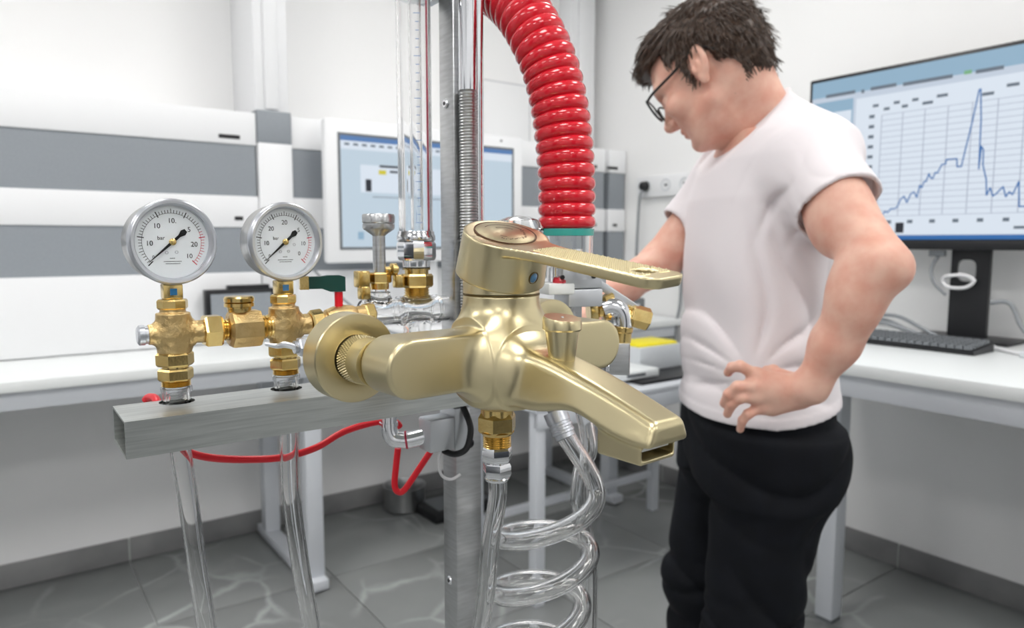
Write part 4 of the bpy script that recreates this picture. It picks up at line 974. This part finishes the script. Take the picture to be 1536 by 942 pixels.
MB().tube(spline([Vector((c.x, c.y, zo(724))), Vector((c.x, c.y, zo(760))), P(735, 820, .585), P(729, 890, .585), P(718, 960, .585), P(700, 1060, .585), P(690, 1500, .585)], 10), .0080, 20, inner=.72).build('hose', 'clear', t, world=True)
# ------------------------------------------------------------------ spiral clear hose
t = thing('spiral_hose', 'coiled clear plastic hose hanging under the spout', 'hose', loc=P(820, 900, .72))
pts = [P(843, 645, .72), P(866, 680, .731), P(887, 708, .741), P(899, 730, .745), P(904, 750, .736)]
n = 0; cyx = 826
for i in range(0, 62):
    a = -.42-i*2*math.pi/16
    cc = P(824-i*.55, 764+i*4.9, .74); r = .052-.00012*i
    pts.append(cc+Vector((r*math.cos(a), r*.9*math.sin(a), .008*math.cos(a))))
cp = spline(pts, 5)
for it in range(60):
    for i in range(4, 60): cp[i] = cp[i]*.5+(cp[i-1]+cp[i+1])*.25
MB().tube(cp, .0100, 16, inner=.68).build('coil', 'clear', t, world=True)
MB().tube(spline([P(914, 562, .80), P(894, 584, .80), P(876, 612, .80), P(880, 640, .80), P(884, 675, .79), P(872, 705, .78), P(868, 750, .77), P(878, 800, .77), P(884, 850, .77), P(882, 960, .77), P(870, 1080, .77)], 8), .0092, 16, inner=.68).build('rising_branch', 'clear', t, world=True)
MB().tube(spline([P(838, 630, .7225), P(830, 610, .725), P(826, 580, .735), P(836, 540, .75), P(852, 490, .762), P(856, 462, .765)], 6), .0075, 14).build('feed_pipe', 'steel', t, world=True)
q = axisM(P(832, 617, .725), P(849, 658, .717)-P(832, 617, .725))
MB().lathe([(.0125, 0), (.0125, .012), (.0115, .0125), (.0115, .015), (.0125, .0155), (.0125, .018), (.0115, .0185), (.0115, .021), (.0122, .0215), (.0122, .024), (.0105, .0245), (.0105, .029)], 32, q).build('ribbed_ferrule', 'zinc', t, world=True)
# ------------------------------------------------------------------ red corrugated hose
path = spline([P(850, 343, .765), P(850, 300, .765), P(849, 255, .765), P(845, 205, .766), P(838, 155, .768), P(826, 105, .772), P(808, 60, .778), P(783, 18, .795), P(757, -8, .825), P(735, -20, .87), P(722, -24, .92)], 30)
cum = [0]
for a_, b_ in zip(path, path[1:]): cum.append(cum[-1]+(b_-a_).length)
rs = []; pts = []; pitch = .0133; step = pitch/8; s_ = 0; j = 0
while s_ < cum[-1]:
    while cum[j+1] < s_: j += 1
    w = (s_-cum[j])/(cum[j+1]-cum[j]); pts.append(path[j].lerp(path[j+1], w))
    ph = (s_/pitch) % 1.0; rs.append(.0268+.0040*abs(math.sin(math.pi*ph))**.5); s_ += step
t = thing('red_hose', 'thick glossy red corrugated hose arching over beside the post', 'hose', loc=pts[0])
MB().tube(pts, rs, 40).build('corrugated_hose', 'red_hose', t, 60, world=True)
hb = P(850, 345, .765)
MB().ring(.0265, .0292, -.006, .001, 48, Matrix.Translation(hb)).build('teal_ring', 'teal', t, world=True)
MB().ring(.0262, .0280, -.052, -.0062, 48, Matrix.Translation(hb)).build('clear_cuff', 'clear', t, world=True)
MB().box((-.031, -.004, .001), (.006, .012, .010), Matrix.Translation(hb), bev=.001).build('clip', 'black_plastic', t, world=True)
MB().lathe([(.017, -.060), (.017, -.02)], 32, Matrix.Translation(hb)).build('inner_pipe', 'chrome', t, world=True)
t = thing('clear_dome', 'small clear plastic dome behind the lever handle cap', 'dome', loc=P(772, 345, .70))
MB().lathe([(.024, -.012), (.025, 0), (.020, .008), (.011, .0115), (.002, .0125)], 32, Matrix.Translation(P(778, 343, .70))).build('dome', 'clear', t, world=True)
MB().lathe([(.008, -.10), (.008, -.012)], 20, Matrix.Translation(P(778, 343, .70))).build('dome_stem', 'steel', t, world=True)
# ------------------------------------------------------------------ valve station right of the post
A = Matrix.Rotation(math.radians(20), 4, 'Z')
t = thing('valve_block', 'stacked grey valve block with red push button below the red hose', 'valve', loc=P(855, 455, .765))
q = Matrix.Translation(P(862, 420, .765)) @ A
MB().box((0, 0, .003), (.046, .040, .022), q, bev=.002).build('upper_block', 'aluminium', t, world=True); MB().box((.004, 0, -.018), (.040, .040, .019), q, bev=.002).build('lower_block', 'aluminium', t, world=True)
MB().box((-.024, -.004, -.008), (.030, .034, .012), q, bev=.002).build('side_block', 'desk_white', t, world=True)
MB().lathe([(.0085, 0), (.0085, .003), (.007, .006), (.002, .0075)], 24, q @ Matrix.Translation((-.022, -.012, -.002))).build('red_button', 'red_gem', t, world=True)
MB().lathe([(.020, .014), (.020, .020), (.0165, .022)], 32, q).build('blue_ring', 'grey_plastic', t, world=True)
MB().box((0, 0, -.045), (.012, .012, .036), q).build('support_leg', 'steel', t, 0, world=True)
for dx in (-.024, .012): MB().lathe([(.0022, 0), (.0022, .003)], 12, q @ Matrix.Translation((dx, -.020, .0045)) @ Matrix.Rotation(math.pi/2, 4, 'X')).build('screw', 'black_plastic', t, world=True)
t = thing('label_plate', 'thin white plate sticking out behind the lever tip', 'plate', loc=P(915, 402, .80))
MB().box((0, 0, 0), (.060, .030, .0015), Matrix.Translation(P(915, 402, .80)) @ Matrix.Rotation(.25, 4, 'Z') @ Matrix.Rotation(-.05, 4, 'Y'), bev=.0005).build('plate', 'desk_white', t, world=True)
MB().box((0, 0, 0), (.020, .016, .028), Matrix.Translation(P(893, 415, .81)) @ A, bev=.001).build('plate_holder', 'aluminium', t, world=True)
t = thing('elbow_valve', 'brass valve with chrome elbow and square nut right of the tap', 'valve', loc=P(928, 500, .80))
MB().box((0, 0, 0), (.062, .020, .010), Matrix.Translation(P(922, 442, .81)) @ Matrix.Rotation(math.radians(34), 4, 'Y'), bev=.0015).build('angled_plate', 'aluminium', t, world=True)
MB().lathe([(.015, 0), (.017, .003), (.017, .008), (.009, .012), (.009, .016), (.014, .018), (.014, .024), (.009, .027)], 28, axisM(P(882, 466, .80), (1, .1, .1))).build('valve_body', 'brass', t, world=True)
MB().nut(.0125, .014, axisM(P(905, 443, .80), (.35, 0, -1))).build('top_nut', 'brass', t, world=True)
MB().tube(spline([P(904, 463, .795), P(915, 460, .795), P(926, 463, .795), P(933, 472, .795), P(935, 486, .795), P(933, 497, .795)], 6), .0105, 20).build('chrome_elbow', 'chrome', t, world=True)
MB().lathe([(.0105, 0), (.0125, .001), (.0125, .006), (.0115, .007), (.0115, .018)], 28, axisM(P(933, 489, .795), (-.08, 0, -1))).build('lower_collar', 'brass', t, world=True)
MB().nut(.0130, .022, axisM(P(946, 472, .80), (1, .05, -.28)), a0=.3).build('side_nut', 'brass', t, world=True); MB().thread(.010, .010, 4, axisM(P(938, 469, .80), (1, .05, -.28))).build('thread', 'brass', t, 20, world=True)
t = thing('steel_block', 'brushed steel cube block under the chrome elbow', 'block', loc=P(922, 556, .79))
MB().box((0, 0, .016), (.036, .034, .036), Matrix.Translation(P(920, 556, .80)) @ Matrix.Rotation(math.radians(-8), 4, 'Z'), bev=.0015).build('block', 'steel', t, world=True)
MB().lathe([(.004, 0), (.004, .006), (.002, .008)], 14, Matrix.Translation(P(910, 556, .778))).build('adjusting_screw', 'chrome', t, world=True)
# ------------------------------------------------------------------ the man
# stands right of the tap facing the rig, head bowed, left hand on his hip, right arm reaching forward
MY = 1.42
man = thing('person', 'man in white t-shirt and black trousers with glasses, hand on hip', 'person', loc=(.46, MY, 0))
# torso outline (height, centre x, half depth, half width), shared by body and shirt
TZ = np.array([.86, .90, .95, 1.00, 1.107, 1.226, 1.33, 1.40, 1.445, 1.475, 1.505, 1.53])
TC = np.array([.497, .497, .494, .490, .482, .485, .494, .508, .512, .508, .502, .492])
TA = np.array([.142, .143, .141, .138, .133, .131, .130, .126, .116, .095, .064, .034])
TB = np.array([.182, .182, .178, .174, .170, .178, .188, .190, .165, .125, .085, .060])
def torso(off):
    def fn(x, y, z):
        zz = np.clip(z, TZ[0], TZ[-1]); c = np.interp(zz, TZ, TC); a = np.interp(zz, TZ, TA)+off; b = np.interp(zz, TZ, TB)+off
        u = np.abs(x-c)/a; v = np.abs(y-MY)/b; k = (u**2.3+v**2.3)**(1/2.3)
        return ((k-1)*np.minimum(a, b)).astype(np.float32)*.9
    return fn
SH_L = np.array((.506, 1.262, 1.398)); EL_L = np.array((.553, 1.075, 1.213)); WR_L = np.array(P(1216, 580, 1.135))
SH_R = np.array((.480, 1.590, 1.392)); EL_R = np.array((.325, 1.575, 1.200)); WR_R = np.array(P(893, 452, 1.42))
def finger(f, pts, r0, r1, k=.004):
    pts = [np.array(p) for p in pts]; n = len(pts)-1
    for i in range(n):
        a = r0+(r1-r0)*i/n; b = r0+(r1-r0)*(i+1)/n; f.cap(pts[i], pts[i+1], a, b, k=k if i else .008)
# ---- left arm and hand on the hip
f1 = Field((.30, 1.00, .90), (.66, 1.33, 1.46), .0026)
f1.cap(SH_L, EL_L, .053, .042); m_ = SH_L*.45+EL_L*.55
f1.ell(m_+np.array((-.012, -.004, .0)), (.044, .044, .070), k=.03)
f1.cap(EL_L, WR_L*.62+EL_L*.38, .036, .034, k=.022); f1.cap(WR_L*.62+EL_L*.38, WR_L, .034, .0255, k=.025)
f1.ell(EL_L*.72+WR_L*.28+np.array((-.012, -.004, .012)), (.038, .038, .058), k=.03)
f1.ell(EL_L+np.array((.022, -.006, -.006)), (.019, .020, .021), k=.022)
HY = 1.175
def HP(px, py, y=HY): return np.array(P(px, py, y))
kn = {'i': HP(1136, 563, 1.158), 'm': HP(1130, 579, 1.150), 'r': HP(1132, 595, 1.152), 'p': HP(1144, 610, 1.160)}
WC = np.array(P(1208, 584, 1.150))
for q_, r_ in (('i', .0130), ('m', .0130), ('r', .0125), ('p', .0120)): f1.cap(WC*.75+kn[q_]*.25, kn[q_], .0165, r_, k=.016)
f1.cap(WR_L, WC, .025, .021, k=.02)
f1.cap(WC+np.array((-.010, .0, -.016)), kn['p']+np.array((.018, .002, -.004)), .014, .012, k=.016)
f1.cap(WC+np.array((0, .02, .006)), HP(1172, 566, 1.185), .016, .013, k=.015)
finger(f1, [kn['i'], HP(1110, 549, 1.150), HP(1098, 551, 1.160), HP(1092, 559, 1.172)], .0100, .0074)
finger(f1, [kn['m'], HP(1106, 580, 1.142), HP(1093, 591, 1.150), HP(1086, 605, 1.166)], .0102, .0074)
finger(f1, [kn['r'], HP(1110, 597, 1.144), HP(1098, 606, 1.152), HP(1091, 621, 1.166)], .0098, .0072)
finger(f1, [kn['p'], HP(1122, 621, 1.152), HP(1114, 630, 1.158), HP(1110, 644, 1.170)], .0088, .0064)
for q_ in kn: f1.ell(kn[q_]+np.array((0, -.006, .002)), (.008, .007, .008), k=.008)
finger(f1, [HP(1172, 566, 1.186), HP(1160, 556, 1.205), HP(1150, 556, 1.222)], .0115, .0090)
V1, F1 = f1.mesh(2)
# ---- right arm and hand reaching to the valves
f2 = Field((.02, 1.33, 1.05), (.60, 1.70, 1.46), .0032)
f2.cap(SH_R, EL_R, .055, .044); f2.cap(EL_R, EL_R*.45+WR_R*.55, .043, .036, k=.02); f2.cap(EL_R*.45+WR_R*.55, WR_R, .036, .025, k=.02)
dr = WR_R-EL_R; dr = dr/np.linalg.norm(dr); sd = np.cross(dr, (0, 0, 1)); sd /= np.linalg.norm(sd)
PC = WR_R+dr*.055
for j in range(4):
    o = sd*(.018*(j-1.5)); k0 = WR_R+dr*(.085-.004*abs(j-1.2))+o
    f2.cap(WR_R+dr*.01+o*.5, k0, .015, .012, k=.012)
    L_ = (.07, .078, .074, .058)[j]; dn = np.array((0, 0, -1.0))
    finger(f2, [k0, k0+dr*L_*.42+dn*.008, k0+dr*L_*.66+dn*.026, k0+dr*L_*.74+dn*.048], .0095, .0070)
finger(f2, [WR_R+dr*.02-sd*.022, WR_R+dr*.05-sd*.042+np.array((0, 0, -.012)), WR_R+dr*.075-sd*.044+np.array((0, 0, -.030))], .0115, .0085)
V2, F2 = f2.mesh(2)
# ---- head and neck in head space (x to the face, y to his left, z to the crown, origin between the ears)
HC = Vector(P(1067, 117, 1.40)); HPITCH = math.radians(35); HYAW = math.radians(-34)
def head_matrix():
    a = HYAW
    fw = Vector((-math.cos(a), -math.sin(a), 0)); lf = Vector((0, 0, 1)).cross(fw)
    fx = fw*math.cos(HPITCH)+Vector((0, 0, -1))*math.sin(HPITCH); uz = fw*math.sin(HPITCH)+Vector((0, 0, 1))*math.cos(HPITCH)
    return Matrix(((fx.x, lf.x, uz.x, HC.x), (fx.y, lf.y, uz.y, HC.y), (fx.z, lf.z, uz.z, HC.z), (0, 0, 0, 1)))
HMX = head_matrix() @ Matrix.Scale(1.02, 4); HMI = HMX.inverted()
def hl(p): return np.array(HMI @ Vector(p))
def warp(p):
    q = np.array(p, float).reshape(-1, 3).copy(); x = q[:, 0].copy(); w = np.clip(x/.04, 0, 1)
    q[:, 2] = np.where(q[:, 2] < .01, .01+(q[:, 2]-.01)*(1-.10*w), q[:, 2])
    q[:, 0] = np.where(x > .07, .07+(x-.07)*.93, x)
    return q if np.ndim(p) == 2 else q[0]
hf = Field((-.21, -.125, -.19), (.14, .125, .15), .0021)
hf.ell((-.005, 0, .045), (.100, .077, .086))                      # cranium
hf.ell((.030, 0, .010), (.070, .066, .085), k=.02)                 # brow to cheeks
hf.ell((.050, 0, -.050), (.046, .050, .062), k=.025)               # lower face
hf.cap((.012, .052, -.055), (.068, .022, -.098), .016, .015, k=.03); hf.cap((.012, -.052, -.055), (.068, -.022, -.098), .016, .015, k=.03)
hf.ell((.082, 0, -.100), (.018, .021, .017), k=.016)               # chin
hf.ell((.078, 0, .034), (.022, .056, .013), k=.016)                # brow ridge
hf.cap((.090, 0, .014), (.117, 0, -.026), .0085, .0110, k=.012)    # nose
hf.ell((.112, 0, -.030), (.0135, .0145, .0105), k=.006); hf.ell((.105, .011, -.032), (.010, .007, .008), k=.005); hf.ell((.105, -.011, -.032), (.010, .007, .008), k=.005)
for s in (1, -1):
    hf.ell((.092, s*.034, .008), (.016, .019, .012), k=.012, mode='s') # eye sockets
    hf.ell((.080, s*.033, .007), (.0125, .0150, .0120), k=.004)        # lids
    hf.ell((.070, s*.052, -.020), (.022, .016, .020), k=.02)           # cheek bones
    hf.ell((.110, s*.007, -.0405), (.004, .0032, .003), k=.002, mode='s')
hf.ell((.095, 0, -.0585), (.0080, .021, .0060), k=.008); hf.ell((.093, 0, -.070), (.0080, .018, .0062), k=.008)   # lips
hf.ell((.1035, 0, -.0642), (.008, .022, .0014), k=.003, mode='s')
hf.ell((.094, 0, -.084), (.010, .018, .006), k=.008, mode='s')
nb = hl((.530, MY, 1.475)); hf.cap(hl((.497, MY, 1.46)), (-.022, 0, -.035), .057, .054, k=.03)
hf.cap(hl((.462, MY, 1.43)), (.020, 0, -.085), .040, .028, k=.035); hf.cap(hl((.515, MY-.03, 1.45)), (-.055, .015, -.03), .036, .038, k=.03); hf.cap(hl((.515, MY+.03, 1.45)), (-.055, -.015, -.03), .036, .038, k=.03)
for s in (1, -1):
    er = Matrix.Rotation(math.radians(-12), 3, 'Y') @ Matrix.Rotation(s*math.radians(-20), 3, 'Z')
    E = np.array(er)
    hf.ell((-.010, s*.082, .008), (.0195, .0065, .0330), k=.004, rot=E)
    hf.ell((-.0065, s*.0900, .012), (.0120, .0085, .0215), k=.004, rot=E, mode='s')
    hf.ell((-.006, s*.0845, .002), (.0050, .0030, .0110), k=.004, rot=E)
    hf.ell((.004, s*.0815, -.002), (.0045, .0050, .0075), k=.004); hf.ell((-.003, s*.081, -.022), (.0085, .0055, .0105), k=.005)
V3, F3 = hf.mesh(2); V3 = xf(warp(V3), HMX)
# ---- trunk and legs (under the clothes)
f4 = Field((.28, 1.18, .05), (.70, 1.70, 1.50), .009)
f4.op(lambda x, y, z: np.maximum(torso(-.018)(x, y, z), np.maximum(.82-z, z-1.46)))
LEGS = [((.500, 1.335, .86), (.462, 1.315, .50), (.478, 1.31, .09), (.300, 1.30)), ((.492, 1.505, .86), (.428, 1.520, .50), (.452, 1.53, .09), (.30, 1.545))]
for h_, k_, a_, t_ in LEGS: f4.cap(h_, k_, .082, .058, k=.03); f4.cap(k_, a_, .058, .042, k=.02)
V4, F4 = f4.mesh(2)
Vs = []; Fs = []; b = 0
for V, F in ((V1, F1), (V2, F2), (V3, F3), (V4, F4)): Vs.append(V); Fs.append(F+b); b += len(V)
mk_np('body', np.concatenate(Vs), np.concatenate(Fs), 'skin', man)
# ---- t-shirt
fs = Field((.285, 1.08, .868), (.71, 1.76, 1.575), .0036)
fs.op(lambda x, y, z: torso(.004)(x, y, z))
fs.ell(SH_L+np.array((.012, .012, -.006)), (.080, .072, .070), k=.05); fs.ell(SH_R+np.array((.0, -.012, -.006)), (.070, .072, .070), k=.05)
uL = (EL_L-SH_L)/np.linalg.norm(EL_L-SH_L); uR = (EL_R-SH_R)/np.linalg.norm(EL_R-SH_R)
cL = SH_L+uL*.138; cR = SH_R+uR*.150
fs.cyl(SH_L, cL, .068, .003, k=.035, r1=.073); fs.cyl(SH_R, cR, .066, .003, k=.035, r1=.067)
fs.ell((.565, 1.36, 1.41), (.07, .09, .06), k=.05); fs.ell((.565, 1.48, 1.41), (.07, .09, .06), k=.05)
# folds
q = tuple(slice(0, n_) for n_ in fs.n); x, y, z = fs.xyz(q)
near = np.clip((1.36-y)/.08, 0, 1)
def ridge(p): return (1-np.abs(np.sin(p)))**2
wst = np.clip((1.16-z)/.18, 0, 1); side = np.clip((x-.33)/.1, 0, 1)
wx = .012*np.sin(13*z+7*y+1.3)+.006*np.sin(31*z-19*y); wz = .014*np.sin(15*x+9*y+.4)+.006*np.sin(37*x+23*z)
ax_, az_ = x+wx-.425, z+wz-1.005
rr_ = np.sqrt(ax_**2+az_**2); fi = np.arctan2(az_, ax_)
fold = .0090*ridge(5.4*fi+.9+.8*np.sin(11*rr_))*np.clip((rr_-.03)/.05, 0, 1)*np.clip((.34-rr_)/.20, 0, 1)*np.clip((1.40-y)/.06, .3, 1)*np.clip((z-.945)/.03, 0, 1)
fold = fold+.0075*ridge(19*(az_*.9+.35*ax_)+1.1)*np.clip((1.10-z)/.10, 0, 1)*np.clip((z-.945)/.03, 0, 1)*np.clip((.60-x)/.10, .2, 1)
fold = fold+.0085*ridge(21*(ax_*.93+.36*az_)+.3)*np.clip((1.36-z)/.12, 0, 1)*np.clip((z-1.02)/.1, 0, 1)
armp = np.exp(-(((x-.47)/.05)**2+((z-1.33)/.07)**2+((y-1.25)/.08)**2))
fold = fold+.010*armp*ridge(55*(x-.35*z)+.6)
slv = np.exp(-(((x-cL[0])/.08)**2+((y-cL[1])/.09)**2+((z-cL[2])/.08)**2))
fold = fold+.0035*slv*ridge(60*(z+.5*x)+2*np.sin(40*y))
fs.d += (fold).astype(np.float32)
def cutend(c, u, dist):
    def fn(x, y, z):
        t = (x-c[0])*u[0]+(y-c[1])*u[1]+(z-c[2])*u[2]
        r = np.sqrt((x-c[0])**2+(y-c[1])**2+(z-c[2])**2)
        return np.maximum(-t, r-dist)
    return fn
fs.cyl(cL-uL*.022, cL+uL*.03, .0635, 0, mode='s'); fs.cyl(cR-uR*.03, cR+uR*.03, .060, 0, mode='s')
# neckline and hem
nn = np.array((-.72, 0, .69)); n0 = np.array((.468, MY, 1.481))
fs.op(lambda x, y, z: -((x-n0[0])*nn[0]+(z-n0[2])*nn[2])-.0+0*y, (.28, 1.30, 1.38), (.62, 1.54, 1.58), k=.0, mode='s') if False else None
q = tuple(slice(0, n_) for n_ in fs.n); x, y, z = fs.xyz(q)
def bandf(s, w): return np.clip((s+w)/.003, 0, 1)
nk = (x-n0[0])*nn[0]+(z-n0[2])*nn[2]
fs.d -= (.0018*bandf(nk, .017)*(np.sqrt((x-.458)**2+(y-MY)**2) < .125)*(z > 1.40)).astype(np.float32)
fs.op(lambda x, y, z: np.maximum(-((x-n0[0])*nn[0]+(z-n0[2])*nn[2]), np.sqrt((x-n0[0]+.01)**2+(y-MY)**2)-.14)+0*z, (.29, 1.26, 1.38), (.66, 1.58, 1.6), k=.004, mode='s')
hemz = lambda x, y: .920-.004*np.sin((x-.36)/.28*math.pi)+.032*np.clip((x-.47)/.17, 0, 1)**1.3
fs.op(lambda x, y, z: (z-hemz(x, y)), mode='s')
fs.d -= (.0016*bandf(hemz(x, y)-z, .020)*(z < .98)).astype(np.float32)
fs.op(lambda x, y, z: np.maximum(torso(-.004)(x, y, z), z-hemz(x, y)-.006), mode='s')
V, F = fs.mesh(3); mk_np('t_shirt', V, F, 'shirt', man)
# neckband
ang = np.linspace(0, 2*math.pi, 49)
# ---- trousers
ft = Field((.27, 1.14, .03), (.70, 1.72, 1.01), .0065)
ft.op(lambda x, y, z: np.maximum(torso(-.004)(x, y, z), np.maximum(.78-z, z-.985)), k=.0)
ft.ell((.548, 1.345, .835), (.088, .095, .105), k=.06); ft.ell((.545, 1.495, .835), (.088, .095, .105), k=.06)
for h_, k_, a_, t_ in LEGS:
    ft.cap(h_, k_, .112, .090, k=.05); ft.cap(k_, np.array(a_)-np.array((0, 0, .045)), .089, .078, k=.03)
q = tuple(slice(0, n_) for n_ in ft.n); x, y, z = ft.xyz(q)
tf = .010*ridge(30*(z+.55*x)+3*np.sin(10*x+8*y))*np.exp(-((z-.80)/.10)**2)+.010*ridge(24*(x+.25*z)+2*np.sin(12*z))*np.clip((.8-z)/.15, 0, 1)+.010*ridge(48*(z-.3*x))*np.exp(-((z-.50)/.07)**2)
ft.d += tf.astype(np.float32)
ft.op(lambda x, y, z: torso(-.006)(x, y, z)-1.6*np.maximum(.905-z, 0)+.014*np.clip((z-.925)/.02, 0, 1), mode='i')
ft.op(lambda x, y, z: .045-z+0*x+0*y, mode='i')
V, F = ft.mesh(2); tr = mk_np('trousers', V, F, 'trousers', man)
MB().tube(spline([(.470, 1.226, .93), (.478, 1.222, .86), (.500, 1.222, .80), (.53, 1.226, .76)]), .003, 8).build('pocket_seam', 'trousers', tr, world=False) if False else None
for i, (h_, k_, a_, t_) in enumerate(LEGS):
    sf = Field((t_[0]-.03, a_[1]-.07, -.01), (a_[0]+.07, a_[1]+.07, .13), .004)
    sf.ell((a_[0], a_[1], .045), (.05, .042, .05)); sf.ell(((a_[0]+t_[0])/2-.01, (a_[1]+t_[1])/2, .030), (.105, .046, .040), k=.03)
    sf.op(lambda x, y, z: -(z-.002)+0*x+0*y, mode='i'); V, F = sf.mesh(2); mk_np('shoe', V, F, 'shoe', man)
# ---- hair: a cap following the skull plus combed tufts
fh = Field((-.17, -.115, -.12), (.13, .115, .17), .0026)
fh.ell((-.014, 0, .050), (.110, .086, .094)); fh.ell((.045, 0, .090), (.060, .066, .044), k=.03); fh.ell((-.064, 0, .010), (.052, .070, .083), k=.03)
q = tuple(slice(0, n_) for n_ in fh.n); x, y, z = fh.xyz(q)
fh.d += (.0030*np.sin(70*x+8*np.sin(40*z+20*y))*np.sin(90*y+6*np.sin(60*z))+.0015*np.sin(190*x+150*y)*np.sin(170*z)).astype(np.float32)
# face opening, round the ear, nape
fh.op(lambda x, y, z: np.maximum(z-(.078-.10*np.clip(.085-x, 0, .05)*0), .040-x)+0*y, mode='s')
fh.op(lambda x, y, z: np.maximum(z-.045, .020-x)+0*y, mode='s')
fh.op(lambda x, y, z: np.maximum(z+.010, .004-x)+0*y, mode='s')
for s in (1, -1): fh.ell((-.012, s*.085, -.004), (.030, .030, .040), mode='s'); fh.ell((-.030, s*.075, -.050), (.040, .035, .050), mode='s')
fh.op(lambda x, y, z: (z+.075-.35*(x+.12))+0*y, mode='s', k=.0) if False else fh.op(lambda x, y, z: np.maximum(z+.078, -1)+0*x+0*y, mode='s')
V, F = fh.mesh(2); Vh = V.copy()
hair = mk_np('hair', xf(V, HMX), F, 'hair', man)
nrm = np.zeros_like(Vh)
fn_ = np.cross(Vh[F[:, 2]]-Vh[F[:, 0]], Vh[F[:, 3]]-Vh[F[:, 1]])
for i in range(4): np.add.at(nrm, F[:, i], fn_)
nrm /= np.linalg.norm(nrm, axis=1)[:, None]+1e-9
rng = np.random.RandomState(4); crown = np.array((-.075, 0, .125)); mb = MB(); cnt = 0
while cnt < 4200:
    i = rng.randint(len(Vh)); p = Vh[i]; n = nrm[i]
    rad = np.linalg.norm((p-np.array((-.012, 0, .045)))/np.array((.10, .08, .09)))
    if rad < .92 or n.dot(p-np.array((-.01, 0, .03))) < 0: continue
    fl = p-crown; fl = fl+np.array((.035, 0, 0)) if p[2] > .075 else fl+np.array((-.02, 0, -.05))
    fl = fl-n*fl.dot(n); fl = fl/(np.linalg.norm(fl)+1e-9)+rng.normal(0, .13, 3); fl -= n*fl.dot(n)*.8; fl /= np.linalg.norm(fl)
    L_ = rng.uniform(.014, .030); w = rng.uniform(.0007, .0016); side = np.cross(n, fl)
    lift = rng.uniform(.0003, .0028) if p[2] > .05 else rng.uniform(.0002, .0014)
    q0 = p-fl*L_*.3-n*.002; q1 = p+n*lift+fl*L_*.25; q2 = p+n*(lift*.6)+fl*L_*.75; q3 = p+n*(-.0005+lift*.1)+fl*L_
    if q3[0] > .04 and q3[2] < .068: continue
    if q3[2] < -.074: continue
    vs = []
    for qq, ww in ((q0, w*.6), (q1, w), (q2, w*.8)): vs += [tuple(qq+side*ww), tuple(qq+n*ww*.8), tuple(qq-side*ww)]
    vs.append(tuple(q3))
    mb.add(vs, [(0, 1, 4, 3), (1, 2, 5, 4), (3, 4, 7, 6), (4, 5, 8, 7), (6, 7, 9), (7, 8, 9)], HMX); cnt += 1
o = mb.build('hair_tufts', 'hair', hair, 60); o.matrix_parent_inverse = Matrix.Identity(4); o['kind'] = 'stuff'
o.data.transform(man.matrix_basis.inverted())
# eyebrows, lips stay part of the skin; brows are hair
for s in (1, -1):
    m = MB().tube([HMX @ Vector(warp(v)) for v in spline([(.096, s*.014, .028), (.098, s*.026, .034), (.092, s*.040, .036), (.080, s*.052, .030)], 5)], [.0022]*5+[.0030]*6+[.0022]*5, 8); m.build('eyebrow', 'hair', man, world=True)
    MB().lathe([(.001, .0100), (.0060, .0085), (.0095, .003), (.0095, -.002)], 16, HMX @ axisM(warp((.081, s*.033, .005)), (1, 0, -.15))).build('eye', 'eye_white', man, world=True)
# glasses
gl = []
for s in (1, -1):
    c = Vector((.119, s*.034, .009)); ring = []
    for k in range(33):
        a = 2*math.pi*k/32; ca, sa = math.cos(a), math.sin(a)
        dy = .0275*math.copysign(abs(ca)**.75, ca); dz = .0225*math.copysign(abs(sa)**.75, sa)
        ring.append(HMX @ Vector(warp(c+Vector((-.0035*(dy*s/.0265+1), dy, dz)))))
    rim = MB().tube(ring, .0022, 8).build('glasses_rim', 'black_plastic', man, world=True)
    lens = MB(); lens.add([Vector(v) for v in ring[:-1]], [tuple(range(32))]); lens.add([Vector(v)+(HMX.to_3x3() @ Vector((-.0008, 0, 0))) for v in ring[:-1]], [tuple(reversed(range(32)))])
    ln = lens.build('glasses_lens', 'thin_glass', man, 0, world=True)
    MB().tube([HMX @ Vector(warp(v)) for v in spline([(.1115, s*.0615, .022), (.090, s*.071, .024), (.030, s*.0795, .026), (-.008, s*.0815, .034), (-.028, s*.079, .028), (-.044, s*.077, .008)], 6)], .0025, 8).build('glasses_temple', 'black_plastic', man, world=True)
MB().tube([HMX @ Vector(warp(v)) for v in spline([(.118, .008, .015), (.1205, 0, .019), (.118, -.008, .015)], 5)], .0017, 8).build('glasses_bridge', 'black_plastic', man, world=True)
